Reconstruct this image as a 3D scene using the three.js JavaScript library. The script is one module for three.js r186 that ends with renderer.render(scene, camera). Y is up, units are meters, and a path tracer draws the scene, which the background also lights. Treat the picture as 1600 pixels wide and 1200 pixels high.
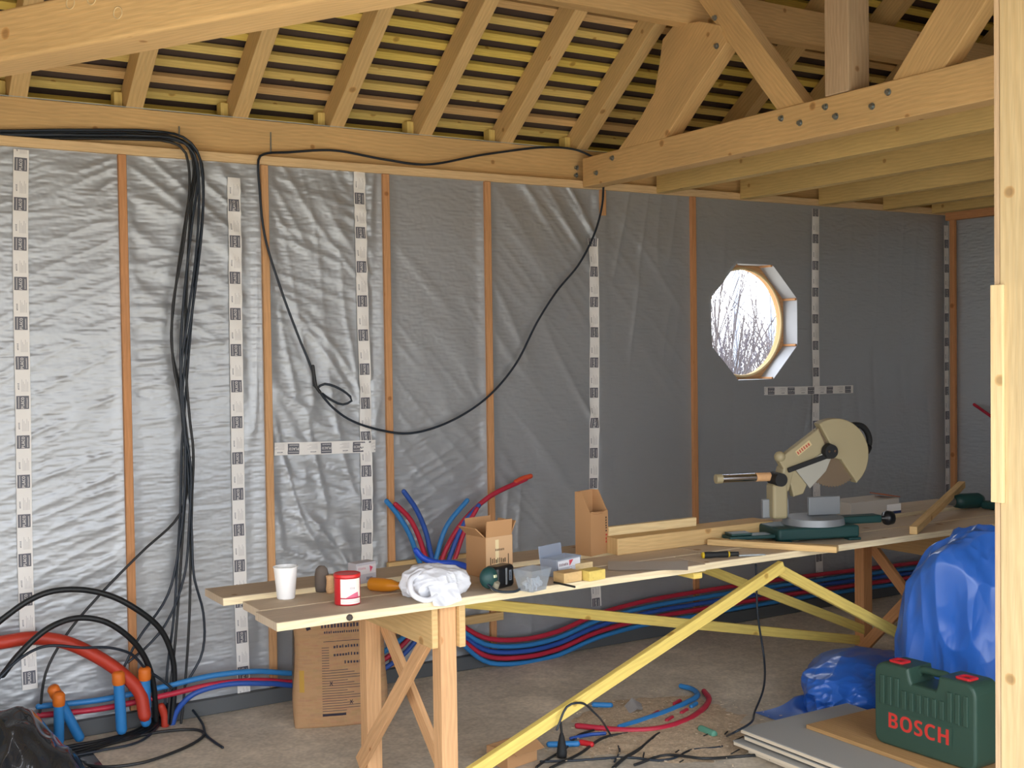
import * as THREE from 'three';
import { RoundedBoxGeometry } from 'three/addons/geometries/RoundedBoxGeometry.js';
import { mergeGeometries, mergeVertices, toCreasedNormals } from 'three/addons/utils/BufferGeometryUtils.js';

// ---------------------------------------------------------------- camera, sky, exposure
const scene = new THREE.Scene();
const V = (x, y, z) => new THREE.Vector3(x, y, z);
const FOCAL = 1859.5;                                   // pixels, for a 1600 x 1200 frame
const CAM = V(0, 1.624, 5.279);
const RIGHT = V(0.85064487, -0.01347736, 0.52556795), UP = V(0.02582274, 0.99953586, -0.01616325), FWD = V(0.52510617, -0.02732079, -0.85059807);
const camera = new THREE.PerspectiveCamera(2 * Math.atan(600 / FOCAL) * 180 / Math.PI, 4 / 3, 0.05, 200);
camera.position.copy(CAM);
camera.quaternion.setFromRotationMatrix(new THREE.Matrix4().makeBasis(RIGHT, UP, FWD.clone().negate()));
scene.add(camera);
// a plain overcast sky: brighter overhead than at the horizon, the same all round
{
  const w = 32, h = 64, a = new Float32Array(w * h * 4);
  for (let j = 0; j < h; j++) {
    const el = ((j + 0.5) / h - 0.5) * Math.PI, s = Math.max(0, Math.sin(el)), g = (1 + 0.9 * s) / 1.9;
    for (let i = 0; i < w; i++) a.set([g * 0.95, g * 0.99, g * 1.06, 1], (j * w + i) * 4);
  }
  const t = new THREE.DataTexture(a, w, h, THREE.RGBAFormat, THREE.FloatType);
  t.mapping = THREE.EquirectangularReflectionMapping; t.magFilter = THREE.LinearFilter; t.minFilter = THREE.LinearFilter; t.needsUpdate = true;
  scene.background = t; scene.environment = t;
}
scene.backgroundIntensity = 9; scene.environmentIntensity = 9;
const renderer = new THREE.WebGLRenderer({ antialias: true });
renderer.toneMapping = THREE.LinearToneMapping;
renderer.toneMappingExposure = 0.87;
renderer.shadowMap.enabled = true;

// ---------------------------------------------------------------- helpers
let seed = 12345;
const rnd = () => { seed = (seed * 1664525 + 1013904223) >>> 0; return seed / 4294967296; };
const rr = (a, b) => a + (b - a) * rnd();
const lerp = (a, b, t) => a + (b - a) * t;
const sstep = (a, b, x) => { const t = Math.min(1, Math.max(0, (x - a) / (b - a))); return t * t * (3 - 2 * t); };
const ray = (px, py) => RIGHT.clone().multiplyScalar(px - 800).addScaledVector(UP, 600 - py).addScaledVector(FWD, FOCAL);
const onZ = (px, py, z = 0) => { const d = ray(px, py); return CAM.clone().addScaledVector(d, (z - CAM.z) / d.z); };
const onY = (px, py, y) => { const d = ray(px, py); return CAM.clone().addScaledVector(d, (y - CAM.y) / d.y); };
const onX = (px, py, x) => { const d = ray(px, py); return CAM.clone().addScaledVector(d, (x - CAM.x) / d.x); };
// value noise
function hash(i, j, k) { let n = (i * 374761393 + j * 668265263 + k * 2147483647) | 0; n = Math.imul(n ^ (n >>> 13), 1274126177); return ((n ^ (n >>> 16)) >>> 0) / 4294967296; }
function noise2(x, y, k = 0) {
  const i = Math.floor(x), j = Math.floor(y), u = x - i, v = y - j, a = u * u * (3 - 2 * u), b = v * v * (3 - 2 * v);
  return lerp(lerp(hash(i, j, k), hash(i + 1, j, k), a), lerp(hash(i, j + 1, k), hash(i + 1, j + 1, k), a), b) * 2 - 1;
}
function noise3(x, y, z) { const k = Math.floor(z), w = z - k, a = w * w * (3 - 2 * w); return lerp(noise2(x, y, k), noise2(x, y, k + 1), a); }
const fbm = (x, y, k = 0, o = 4) => { let s = 0, a = 0.5, f = 1; for (let i = 0; i < o; i++) { s += a * noise2(x * f, y * f, k + i * 7); a *= 0.5; f *= 2.03; } return s; };
function tnoise(x, y, per, perY, k) {                       // tileable value noise
  const i = Math.floor(x), j = Math.floor(y), u = x - i, v = y - j, a = u * u * (3 - 2 * u), b = v * v * (3 - 2 * v);
  const m = (n, p) => ((n % p) + p) % p;
  return lerp(lerp(hash(m(i, per), m(j, perY), k), hash(m(i + 1, per), m(j, perY), k), a), lerp(hash(m(i, per), m(j + 1, perY), k), hash(m(i + 1, per), m(j + 1, perY), k), a), b) * 2 - 1;
}
function dataTex(w, h, fn, srgb = true) {
  const a = new Uint8Array(w * h * 4);
  for (let j = 0; j < h; j++) for (let i = 0; i < w; i++) {
    const c = fn(i / w, j / h), o = (j * w + i) * 4;
    for (let q = 0; q < 3; q++) a[o + q] = Math.max(0, Math.min(255, Math.round(255 * (c.length ? c[q] : c))));
    a[o + 3] = 255;
  }
  const t = new THREE.DataTexture(a, w, h, THREE.RGBAFormat);
  t.wrapS = t.wrapT = THREE.RepeatWrapping; t.magFilter = THREE.LinearFilter; t.minFilter = THREE.LinearMipmapLinearFilter; t.generateMipmaps = true;
  if (srgb) t.colorSpace = THREE.SRGBColorSpace;
  t.needsUpdate = true; return t;
}
function canvasTex(w, h, draw) {
  const c = document.createElement('canvas'); c.width = w; c.height = h; draw(c.getContext('2d'), w, h);
  const t = new THREE.CanvasTexture(c); t.colorSpace = THREE.SRGBColorSpace; t.magFilter = THREE.LinearFilter; return t;
}
// print too blurred to read in the photograph: a row of short strokes w wide and h high
function strokes(c, x, y, w, h, n) { for (let i = 0; i < n; i++) { const q = w / n, k = hash(i, Math.round(x + y), 3); c.fillRect(x + i * q, y + h * 0.3 * k, q * (0.45 + 0.3 * k), h * (1 - 0.3 * k)); } }
const col = (hex) => new THREE.Color(hex);
const mat = (o) => new THREE.MeshPhysicalMaterial({ roughness: 0.8, ...o });

// ---------------------------------------------------------------- materials
// wood grain: u along the grain (1 m), v across it (0.25 m)
const grainTex = dataTex(512, 256, (u, v) => {
  const w = tnoise(u * 4, v * 4, 4, 4, 3) * 0.6;
  const ring = 0.5 + 0.5 * Math.sin((v * 14 + w * 1.3 + 0.4 * tnoise(u * 8, v * 3, 8, 3, 9)) * 2 * Math.PI);
  const fib = tnoise(u * 24, v * 128, 24, 128, 5);
  let s = 0.95 - 0.03 * ring + 0.04 * fib + 0.03 * tnoise(u * 3, v * 2, 3, 2, 11);
  let r = s, g = s * (0.985 - 0.015 * ring), b = s * (0.965 - 0.03 * ring);
  for (const [ku, kv, kr] of [[0.22, 0.3, 0.013], [0.71, 0.78, 0.009]]) {   // knots
    const d = Math.hypot((u - ku) * 1, (v - kv) * 0.25) / kr;
    if (d < 1.4) { const k = d < 0.7 ? 0.8 : lerp(0.8, 1, (d - 0.7) / 0.7); r *= k; g *= k * 0.93; b *= k * 0.85; }
  }
  return [r, g, b];
});
const woodMat = (hex, rough = 0.75) => mat({ color: col(hex), map: grainTex, roughness: rough, bumpMap: grainTex, bumpScale: 0.0008 });
const M = {
  beam: woodMat(0xe3bf85), beamGrey: woodMat(0xcdb493), rafter: woodMat(0xe6c68c), lath: [woodMat(0xf0d972), woodMat(0xeed684), woodMat(0xe8c48a)],
  batten: [woodMat(0xd6a272), woodMat(0xdbac7c), woodMat(0xd29a6a)], rail: woodMat(0xeed0a0), joist: woodMat(0xdcc07e), post: woodMat(0xd4c094),
  board: [woodMat(0xcdbfac), woodMat(0xd3c4ae), woodMat(0xc7b8a3)], boardEdge: woodMat(0xf2e6c4), trestle: woodMat(0xdfb384), trestleDark: woodMat(0xcf9866), brace: woodMat(0xecd677),
  pine: woodMat(0xdfc089), pinePale: woodMat(0xe8d3a4), ply: woodMat(0xb89463), dark: mat({ color: col(0x4b453f) }),
  tile: mat({ color: col(0x54453c), roughness: 0.9 }), tileB: mat({ color: col(0x4c3d36), roughness: 0.9 }),
  steel: mat({ color: col(0x9aa3a6), metalness: 0.9, roughness: 0.4 }), chrome: mat({ color: col(0xc8ccd4), metalness: 1, roughness: 0.18 }),
  cable: mat({ color: col(0x1c2733), roughness: 0.45 }), cableB: mat({ color: col(0x222426), roughness: 0.5 }), duct: mat({ color: col(0x15191c), roughness: 0.45 }),
  blue: mat({ color: col(0x2f7fc0), roughness: 0.45 }), blueD: mat({ color: col(0x2c55a8), roughness: 0.45 }), red: mat({ color: col(0xb8273f), roughness: 0.45 }), orange: mat({ color: col(0xb83824), roughness: 0.5 }), cap: mat({ color: col(0xd9711f), roughness: 0.55 }),
  black: mat({ color: col(0x14171b), roughness: 0.35 }), blackMatte: mat({ color: col(0x191b1d), roughness: 0.7 }), green: mat({ color: col(0x2e4a3f), roughness: 0.5 }), greenD: mat({ color: col(0x17403f), roughness: 0.5 }),
  cream: mat({ color: col(0xc9b98f), roughness: 0.5 }), grey: mat({ color: col(0x8d9296), roughness: 0.5, metalness: 0.4 }), white: mat({ color: col(0xf0f0ee), roughness: 0.55 }), redP: mat({ color: col(0xc8262e), roughness: 0.45 }),
  card: mat({ color: col(0xb58a5f), roughness: 0.9 }), cardIn: mat({ color: col(0xb58a5f), roughness: 0.9 }),
  clear: mat({ color: col(0xe8edf2), roughness: 0.12, transmission: 0.85, thickness: 0 }), glass: mat({ color: 0xffffff, roughness: 0.02, transmission: 1, thickness: 0 }),
  panel: mat({ color: col(0x9a9a96), roughness: 0.7 }), panelEdge: mat({ color: col(0xdccfb8), roughness: 0.8 }), panelEdgeB: mat({ color: col(0x7f8790), roughness: 0.8 }),
};

// ---------------------------------------------------------------- object helpers
const taken = {};
function numbered(n) { if (taken[n] === undefined) { taken[n] = 0; return n; } taken[n]++; return n + '_' + String(taken[n]).padStart(3, '0'); }
function mesh(name, geo, m, parent) { const o = new THREE.Mesh(geo, m); o.castShadow = o.receiveShadow = true; o.name = parent ? name : numbered(name); (parent || scene).add(o); return o; }
function thing(name, label, category, pos = [0, 0, 0], turn = 0, group) {
  const o = new THREE.Group(); o.name = numbered(name); o.position.set(...pos); o.rotation.y = turn; o.userData = { label, category }; if (group) o.userData.group = group; scene.add(o); return o;
}
function tag(o, label, category, group) { o.userData = { ...o.userData, label, category }; if (group) o.userData.group = group; return o; }
function struct(name) { const o = new THREE.Group(); o.name = numbered(name); o.userData = { kind: 'structure' }; scene.add(o); return o; }
// grain uv on a box-like geometry whose length runs along axis ax
function grain(g, ax = 2) {
  const p = g.attributes.position, n = g.attributes.normal, uv = new Float32Array(p.count * 2), ou = rnd(), ov = rnd();
  for (let i = 0; i < p.count; i++) {
    const P = [p.getX(i), p.getY(i), p.getZ(i)], N = [Math.abs(n.getX(i)), Math.abs(n.getY(i)), Math.abs(n.getZ(i))];
    let a, b; const o = [0, 1, 2].filter((q) => q !== ax);
    const k = N.indexOf(Math.max(...N));
    if (k === ax) { a = P[o[0]]; b = P[o[1]]; } else { a = P[ax]; b = P[o[0] === k ? o[1] : o[0]] + (k === o[0] ? 0.11 : 0); }
    uv[i * 2] = a + ou; uv[i * 2 + 1] = b / 0.25 + ov;
  }
  g.setAttribute('uv', new THREE.BufferAttribute(uv, 2)); return g;
}
const box = (w, h, d, x = 0, y = 0, z = 0) => new THREE.BoxGeometry(w, h, d).translate(x, y, z);
const rbox = (w, h, d, r = 0.004, s = 1) => new RoundedBoxGeometry(w, h, d, s, Math.min(r, w * 0.45, h * 0.45, d * 0.45));
// a timber from a to b (centre line), section w (sideways) x h (in the up direction)
function timber(a, b, w, h, up = V(0, 1, 0), r = 0.003) {
  const d = b.clone().sub(a), L = d.length(), z = d.normalize(), x = up.clone().cross(z).normalize(), y = z.clone().cross(x);
  const g = grain(r > 0 ? rbox(w, h, L, r) : box(w, h, L), 2);
  g.applyMatrix4(new THREE.Matrix4().makeBasis(x, y, z).setPosition(a.clone().add(b).multiplyScalar(0.5)));
  return g;
}
function grainAlong(g, d) {
  const p = g.attributes.position, uv = new Float32Array(p.count * 2), q = V(0, 0, 0), e = V(1, 0, 0).cross(d).normalize();
  for (let i = 0; i < p.count; i++) { q.fromBufferAttribute(p, i); uv[i * 2] = q.dot(d); uv[i * 2 + 1] = (q.dot(e) + q.x) / 0.25; }
  g.setAttribute('uv', new THREE.BufferAttribute(uv, 2)); return g;
}
// box given by its corners, grain along the longest side
function slab(x0, x1, y0, y1, z0, z1, r = 0.003) {
  const w = x1 - x0, h = y1 - y0, d = z1 - z0, ax = w >= h && w >= d ? 0 : h >= d ? 1 : 2;
  return grain(r > 0 ? rbox(w, h, d, r) : box(w, h, d), ax).translate((x0 + x1) / 2, (y0 + y1) / 2, (z0 + z1) / 2);
}
function tube(pts, r, seg = 0, rad = 8, closedEnds = true) {
  const c = new THREE.CatmullRomCurve3(pts, false, 'centripetal');
  const n = seg || Math.max(8, pts.length * 7), g = new THREE.TubeGeometry(c, n, r, rad, false);
  if (!closedEnds) return g;
  const out = [g];
  for (const t of [0, 1]) {
    const s = new THREE.SphereGeometry(r, rad, 4); const p = c.getPoint(t); s.translate(p.x, p.y, p.z); out.push(s);
  }
  return mergeGeometries(out);
}
const lathe = (pts, seg = 28) => new THREE.LatheGeometry(pts.map(([x, y]) => new THREE.Vector2(x, y)), seg);
const cyl = (r0, r1, h, seg = 24) => new THREE.CylinderGeometry(r0, r1, h, seg);
function grid(nu, nv, fn) {                                  // parametric sheet
  const pos = [], uv = [], idx = [];
  for (let j = 0; j <= nv; j++) for (let i = 0; i <= nu; i++) { const q = fn(i / nu, j / nv); pos.push(q[0], q[1], q[2]); uv.push(q[3] ?? i / nu, q[4] ?? j / nv); }
  for (let j = 0; j < nv; j++) for (let i = 0; i < nu; i++) { const a = j * (nu + 1) + i, b = a + 1, c = a + nu + 1, d = c + 1; idx.push(a, b, d, a, d, c); }
  const g = new THREE.BufferGeometry(); g.setAttribute('position', new THREE.Float32BufferAttribute(pos, 3)); g.setAttribute('uv', new THREE.Float32BufferAttribute(uv, 2)); g.setIndex(idx); g.computeVertexNormals(); return g;
}

// ---------------------------------------------------------------- the building
const XL = -1.6, XR = 6.75, ZF = 3.87, PITCH = 0.6375, RIDGE = 1.875;
const RN = V(0, Math.cos(PITCH), -Math.sin(PITCH)), RT = V(0, Math.sin(PITCH), Math.cos(PITCH)), R0 = V(0, 2.715, -0.06);
const roofPt = (x, s, o) => V(x, R0.y, R0.z).addScaledVector(RT, s).addScaledVector(RN, o);
const WIN = { x: 4.995, y: 1.781, a: 0.345 };                // octagonal opening: centre and half width
const octAt = (ap) => [...Array(8)].map((_, k) => { const t = Math.PI / 8 + k * Math.PI / 4, R = ap / Math.cos(Math.PI / 8); return [WIN.x + R * Math.cos(t), WIN.y + R * Math.sin(t)]; }), OCT = octAt(WIN.a);

// floor
{
  const concTex = dataTex(1024, 1024, (u, v) => {
    const a = tnoise(u * 6, v * 6, 6, 6, 1) * 0.5 + tnoise(u * 14, v * 14, 14, 14, 2) * 0.3, b = tnoise(u * 200, v * 200, 200, 200, 3), c = tnoise(u * 60, v * 60, 60, 60, 4);
    const s = 0.77 + 0.06 * a + 0.05 * b + 0.035 * c, w = Math.max(0, a - 0.25) * 0.25;
    return [s + w, s * 0.97 + w * 0.95, s * 0.92 + w * 0.88];
  });
  concTex.repeat.set(1 / 2.2, 1 / 2.2);
  const m = mat({ color: col(0xfaf4ea), map: concTex, bumpMap: concTex, bumpScale: 0.004, roughness: 0.9 });
  const fl = struct('floor');
  const g = grid(120, 70, (u, v) => { const x = lerp(XL - 0.2, XR + 0.2, u), z = lerp(4.3, -0.22, v); return [x, 0.004 * fbm(x * 2, z * 2, 5), z, x, z]; });
  mesh('slab_surface', g, m, fl);
  mesh('slab', box(XR - XL + 0.4, 0.14, 4.52, (XL + XR) / 2, -0.08, 2.04), m, fl);
  const ground = struct('floor_outside');
  mesh('ground', new THREE.PlaneGeometry(120, 120, 1, 1).rotateX(-Math.PI / 2).translate(0, -0.16, 0), mat({ color: col(0xb5ad9d), roughness: 1 }), ground);
}

// back wall
const wallBack = struct('wall_back');
const bayX = [-1.6, -0.95, -0.3, 0.35, onZ(198, 560).x, onZ(419, 560).x, onZ(608, 560).x, onZ(766, 560).x, 3.862, onZ(1086, 560).x];
function fold(x, y) {                                        // depth of the creases in the foil, metres
  let h = 0; const k = bayX.findIndex((b, i) => x < (bayX[i + 1] ?? 99));
  const cell = (ang, across, along, amp, id) => {
    const c = Math.cos(ang), s = Math.sin(ang), u = x * c + y * s, v = -x * s + y * c, w = noise2(u * 1.7, v * 1.7, id) * 0.5;
    const n = noise2(u * along, v * across + w, id), m = 0.35 + 0.65 * sstep(-0.5, 0.6, noise2(u * 1.3, v * 1.3, id + 31));
    const q = 1 - Math.min(1, Math.abs(n) * 1.6); return amp * m * (q * q - 0.3) * 0.8;
  };
  const U = (a) => a * Math.PI / 180;
  if (k <= 3) { h += cell(U(24), 20, 2.2, 0.0085, 1) + cell(U(8), 34, 4, 0.0045, 2); }
  else if (k === 4) { h += cell(U(-38), 15, 2.2, 0.014 * sstep(1.2, 2.2, y), 3) + cell(U(4), 30, 4, 0.006, 4); }
  else if (k === 5) { h += cell(U(-55), 13, 1.2, 0.021 * sstep(0.2, 0.9, y), 5) + cell(U(-18), 18, 2.2, 0.012, 6) + cell(U(-78), 13, 1.6, 0.010, 16); }
  else if (k === 6) { h += cell(U(25), 26, 3, 0.006 * sstep(1.7, 0.4, y), 7) + cell(U(-50), 18, 3, 0.0035, 8); }
  else if (k === 7) { h += cell(U(-55), 8, 0.8, 0.024 * sstep(0.5, 1.2, y), 9) + cell(U(-48), 17, 1.6, 0.008, 10) + cell(U(85), 11, 2, 0.012 * sstep(1.2, 0.5, y), 11); }
  else if (k === 8) { h += cell(U(-48), 11, 1.0, 0.009, 12) + cell(U(86), 9, 1.5, 0.007, 13); }
  else { h += cell(U(88), 7, 0.9, 0.009, 14) + cell(U(-50), 10, 2, 0.009 * sstep(5.0, 4.5, x), 15); }
  const vs = Math.max(sstep(1.815, 1.85, x) * (x < 1.95 ? 1 : 0), sstep(2.455, 2.48, x) * (x < 2.57 ? 1 : 0)); if (vs > 0) h = lerp(h, cell(U(89), 22, 1.1, 0.016, 40), vs);
  let e = 1; for (const b of bayX) e = Math.min(e, sstep(0.012, 0.07, Math.abs(x - b)));
  return h * e + 0.012 * (1 - e) * 0.4 + 0.006 * fbm(x * 2.1, y * 1.4, 77, 2) * e;
}
const rippleTex = dataTex(512, 512, (u, v) => {
  const w = tnoise(u * 6, v * 6, 6, 6, 21) * 1.2;
  return 0.5 + 0.26 * tnoise(u * 7 + w * 0.3, v * 38 + w, 7, 38, 22) + 0.2 * tnoise(u * 16, v * 64, 16, 64, 23) + 0.12 * tnoise(u * 40, v * 40, 40, 40, 24);
}, false);
const foilMat = mat({ color: col(0xacb0b4), roughness: 0.40, metalness: 0.42, bumpMap: rippleTex, bumpScale: 0.0025, clearcoat: 0.2, clearcoatRoughness: 0.35 });
{
  const shape = new THREE.Shape([[XL - 0.2, -0.02], [XR + 0.2, -0.02], [XR + 0.2, 2.54], [XL - 0.2, 2.54]].map(([a, b]) => new THREE.Vector2(a, b)));
  shape.holes.push(new THREE.Path(octAt(WIN.a + 0.018).map(([a, b]) => new THREE.Vector2(a, b)).reverse()));
  mesh('sheathing', new THREE.ExtrudeGeometry(shape, { depth: 0.17, bevelEnabled: false }).translate(0, 0, -0.22), M.dark, wallBack);
  const zf = -0.022, edges = [...bayX, XR];
  for (let i = 0; i < edges.length - 1; i++) {
    const a = edges[i], b = edges[i + 1], f = (x, y) => [x, y, zf + fold(x, y), x / 0.6, y / 0.6];
    if (b < 0.3) { mesh('foil_sheet', grid(8, 20, (u, v) => f(lerp(a, b, u), lerp(0, 2.52, v))), foilMat, wallBack); continue; }
    if (i < edges.length - 2) { mesh('foil_sheet', grid(Math.round((b - a) / 0.009), 260, (u, v) => f(lerp(a, b, u), lerp(0, 2.52, v))), foilMat, wallBack); continue; }
    // the bay with the octagonal opening: rings from the opening out to a rectangle, plain sheet beyond
    const xa = a, xb = 2 * WIN.x - a, N = 192, K = 46;
    const per = (poly, t) => { const n = poly.length, q = t * n, j = Math.floor(q) % n, w = q - Math.floor(q), p0 = poly[j], p1 = poly[(j + 1) % n]; return [lerp(p0[0], p1[0], w), lerp(p0[1], p1[1], w)]; };
    const outer = OCT.map(([x, y]) => { const dx = x - WIN.x, dy = y - WIN.y; return [Math.abs(dx) > Math.abs(dy) ? (dx > 0 ? xb : xa) : lerp(xa, xb, dx > 0 ? 0.72 : 0.28), Math.abs(dy) > Math.abs(dx) ? (dy > 0 ? 2.52 : 0) : (dy > 0 ? 2.1 : 1.1)]; });
    const full = []; for (let j = 0; j < 8; j++) { full.push(outer[j]); }
    const rect = (t) => { const A = per(full, t), j = Math.floor(t * 8) % 8, p0 = full[j], p1 = full[(j + 1) % 8]; if (p0[0] !== p1[0] && p0[1] !== p1[1]) { const c = [Math.abs(p0[0] - WIN.x) > Math.abs(p1[0] - WIN.x) ? p0[0] : p1[0], Math.abs(p0[1] - WIN.y) > Math.abs(p1[1] - WIN.y) ? p0[1] : p1[1]], w = t * 8 - Math.floor(t * 8); return w < 0.5 ? [lerp(p0[0], c[0], w * 2), lerp(p0[1], c[1], w * 2)] : [lerp(c[0], p1[0], w * 2 - 1), lerp(c[1], p1[1], w * 2 - 1)]; } return A; };
    const g = grid(N, K, (u, v) => { const t = Math.min(u, 0.999999), p = per(OCT, t), q = rect(t); return f(lerp(p[0], q[0], v), lerp(p[1], q[1], v)); });
    g.index.array.reverse(); g.computeVertexNormals();
    mesh('foil_sheet', g, foilMat, wallBack);
    mesh('foil_sheet', grid(Math.round((XR - xb) / 0.012), 220, (u, v) => f(lerp(xb, XR, u), lerp(0, 2.52, v))), foilMat, wallBack);
  }
  const skirt = mat({ color: col(0x55585a), roughness: 0.6 });
  const sk = mesh('baseboard_back', slab(XL, XR, 0, 0.07, -0.03, 0.012, 0.004), skirt); sk.userData.kind = 'structure';
  // upright battens over the foil
  const spots = [[198, 560], [419, 560], [608, 560], [766, 560], [0, 0, 3.862], [1086, 560]].map(([a, b, x]) => x ?? onZ(a, b, 0).x);
  for (const x of [...spots, 0.55, -0.1]) { const o = mesh('batten', slab(x - 0.0175, x + 0.0175, x === 3.862 ? 2.36 : 0.075, 2.499, -0.02, 0.002), M.batten[Math.floor(rnd() * 3)], wallBack); }
  mesh('top_rail', slab(XL, XR, 2.5, 2.541, -0.06, 0.0), M.rail, wallBack);
  mesh('wall_plate', slab(XL - 0.2, XR + 0.2, 2.542, 2.715, -0.21, -0.06, 0.005), M.beam, wallBack);
  // two short noggings low on the wall
  const a1 = onZ(606, 886, 0.02), a2 = onZ(752, 866, 0.02); mesh('nogging', slab(a1.x, a2.x, a1.y - 0.02, a1.y + 0.022, 0.003, 0.028), M.pine, wallBack);
  const b1 = onZ(640, 975, 0.02), b2 = onZ(786, 962, 0.02); mesh('nogging', slab(b1.x, b2.x, b2.y - 0.02, b2.y + 0.022, 0.003, 0.028), M.pine, wallBack);
  for (const [px, y0, y1] of [[280, 198, 230], [423, 207, 238]]) { const a = onZ(px, y0, -0.055), b = onZ(px, y1, -0.055); mesh('plate_nail', tube([a, b], 0.003, 4, 6), M.steel, wallBack); }
}
// printed tape over the joints of the foil
const tapeTex = canvasTex(128, 384, (c, w, h) => {
  c.fillStyle = '#eceae6'; c.fillRect(0, 0, w, h);
  c.save(); c.translate(w / 2, h / 2); c.rotate(-Math.PI / 2);       // print runs along the tape
  c.fillStyle = '#62636c'; c.fillRect(-h / 2 + 14, -w / 2 + 8, 128, w - 22);
  c.fillStyle = '#d8d6d2'; c.font = 'bold 36px sans-serif'; c.fillText('PLACO', -h / 2 + 16, 10); strokes(c, -h / 2 + 26, 28, 100, 11, 9); c.fillRect(-h / 2 + 22, -38, 110, 5);
  c.fillStyle = '#8a8a90'; strokes(c, 10, -44, 70, 15, 5);
  c.fillStyle = '#b4b2b2'; for (let i = 0; i < 5; i++) c.fillRect(-10, -8 + i * 12, 120 - (i % 3) * 22, 3);
  c.restore();
});
tapeTex.wrapS = tapeTex.wrapT = THREE.RepeatWrapping;
const tapeMat = mat({ map: tapeTex, roughness: 0.5, side: THREE.DoubleSide });
function tapeStrip(pts, label, wide = 0.06) {                // pts: pixels on the wall along the middle of the strip
  const P = pts.map(([x, y]) => onZ(x, y, 0)), c = new THREE.CatmullRomCurve3(P.map((q) => V(q.x, q.y, 0))), L = c.getLength();
  const n = Math.max(8, Math.round(L / 0.02)), off = rnd();
  const g = grid(n, 4, (u, v) => { const p = c.getPointAt(u), t = c.getTangentAt(u), q = v - 0.5, x = p.x - t.y * q * wide, y = p.y + t.x * q * wide; return [x, y, -0.013 + fold(x, y), v, off - u * L / 0.165]; });
  const back = g.clone(); back.translate(0, 0, -0.0015);
  const o = mesh('printed_tape', mergeGeometries([g, back]), tapeMat); tag(o, label, 'tape', 'printed joint tape on the foil wall'); return o;
}
tapeStrip([[34, 233], [33, 380], [37, 640], [41, 900], [48, 1078]], 'white printed tape strip behind the thick black ducts and orange pipe');
tapeStrip([[367, 277], [369, 400], [372, 640], [377, 900], [383, 1083]], 'white printed tape strip between the hanging cable bundle and a batten');
tapeStrip([[563, 266], [567, 440], [572, 600], [574, 760], [576, 890]], 'vertical white printed tape strip crossed by the short horizontal one');
tapeStrip([[430, 702], [510, 700], [588, 697]], 'short horizontal white printed tape strip below the coiled cable end');
tapeStrip([[929, 372], [931, 500], [931, 700], [930, 800], [934, 948]], 'white printed tape strip behind the tall open carton');
tapeStrip([[1277, 326], [1277, 500], [1278, 700], [1280, 800], [1284, 935]], 'white printed tape strip right of the octagonal window, behind the mitre saw');
tapeStrip([[1482, 352], [1483, 500], [1484, 700], [1484, 770]], 'narrow looking white printed tape strip in the dim corner of the room');
tapeStrip([[1197, 611], [1265, 610], [1336, 608]], 'short horizontal white printed tape strip below the octagonal window', 0.05);

// octagonal window with a round pane
{
  const w = struct('window_1'), d0 = -0.03, d1 = -0.145;
  const revealMat = mat({ color: col(0xa9adb4), roughness: 0.5 });
  for (let k = 0; k < 8; k++) {
    const [x0, y0] = OCT[k], [x1, y1] = OCT[(k + 1) % 8], L = Math.hypot(x1 - x0, y1 - y0), ang = Math.atan2(y1 - y0, x1 - x0);
    const g = grain(box(L, 0.016, 0.125), 0); g.translate(0, -0.008, 0); g.rotateZ(ang); g.translate((x0 + x1) / 2, (y0 + y1) / 2, -0.0885);
    mesh('reveal_board', g, revealMat, w);
    const s = rbox(0.014, 0.014, 0.11, 0.004); s.translate(x0 * 0.985 + WIN.x * 0.015, y0 * 0.985 + WIN.y * 0.015, -0.085); mesh('corner_fillet', grain(s), M.batten[0], w);
  }
  const ring = new THREE.Shape(OCT.map(([a, b]) => new THREE.Vector2(a, b))); ring.holes.push(new THREE.Path().absarc(WIN.x, WIN.y, 0.325, 0, Math.PI * 2, true));
  mesh('sash', grain(new THREE.ExtrudeGeometry(ring, { depth: 0.04, bevelEnabled: false, curveSegments: 64 }).translate(0, 0, d1 - 0.04), 0), M.batten[1], w);
  mesh('round_bead', new THREE.TorusGeometry(0.326, 0.008, 10, 96).translate(WIN.x, WIN.y, d1 + 0.003), M.pinePale, w);
  mesh('pane', new THREE.CircleGeometry(0.33, 64).translate(WIN.x, WIN.y, d1 - 0.02), M.glass, w);
}

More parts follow.
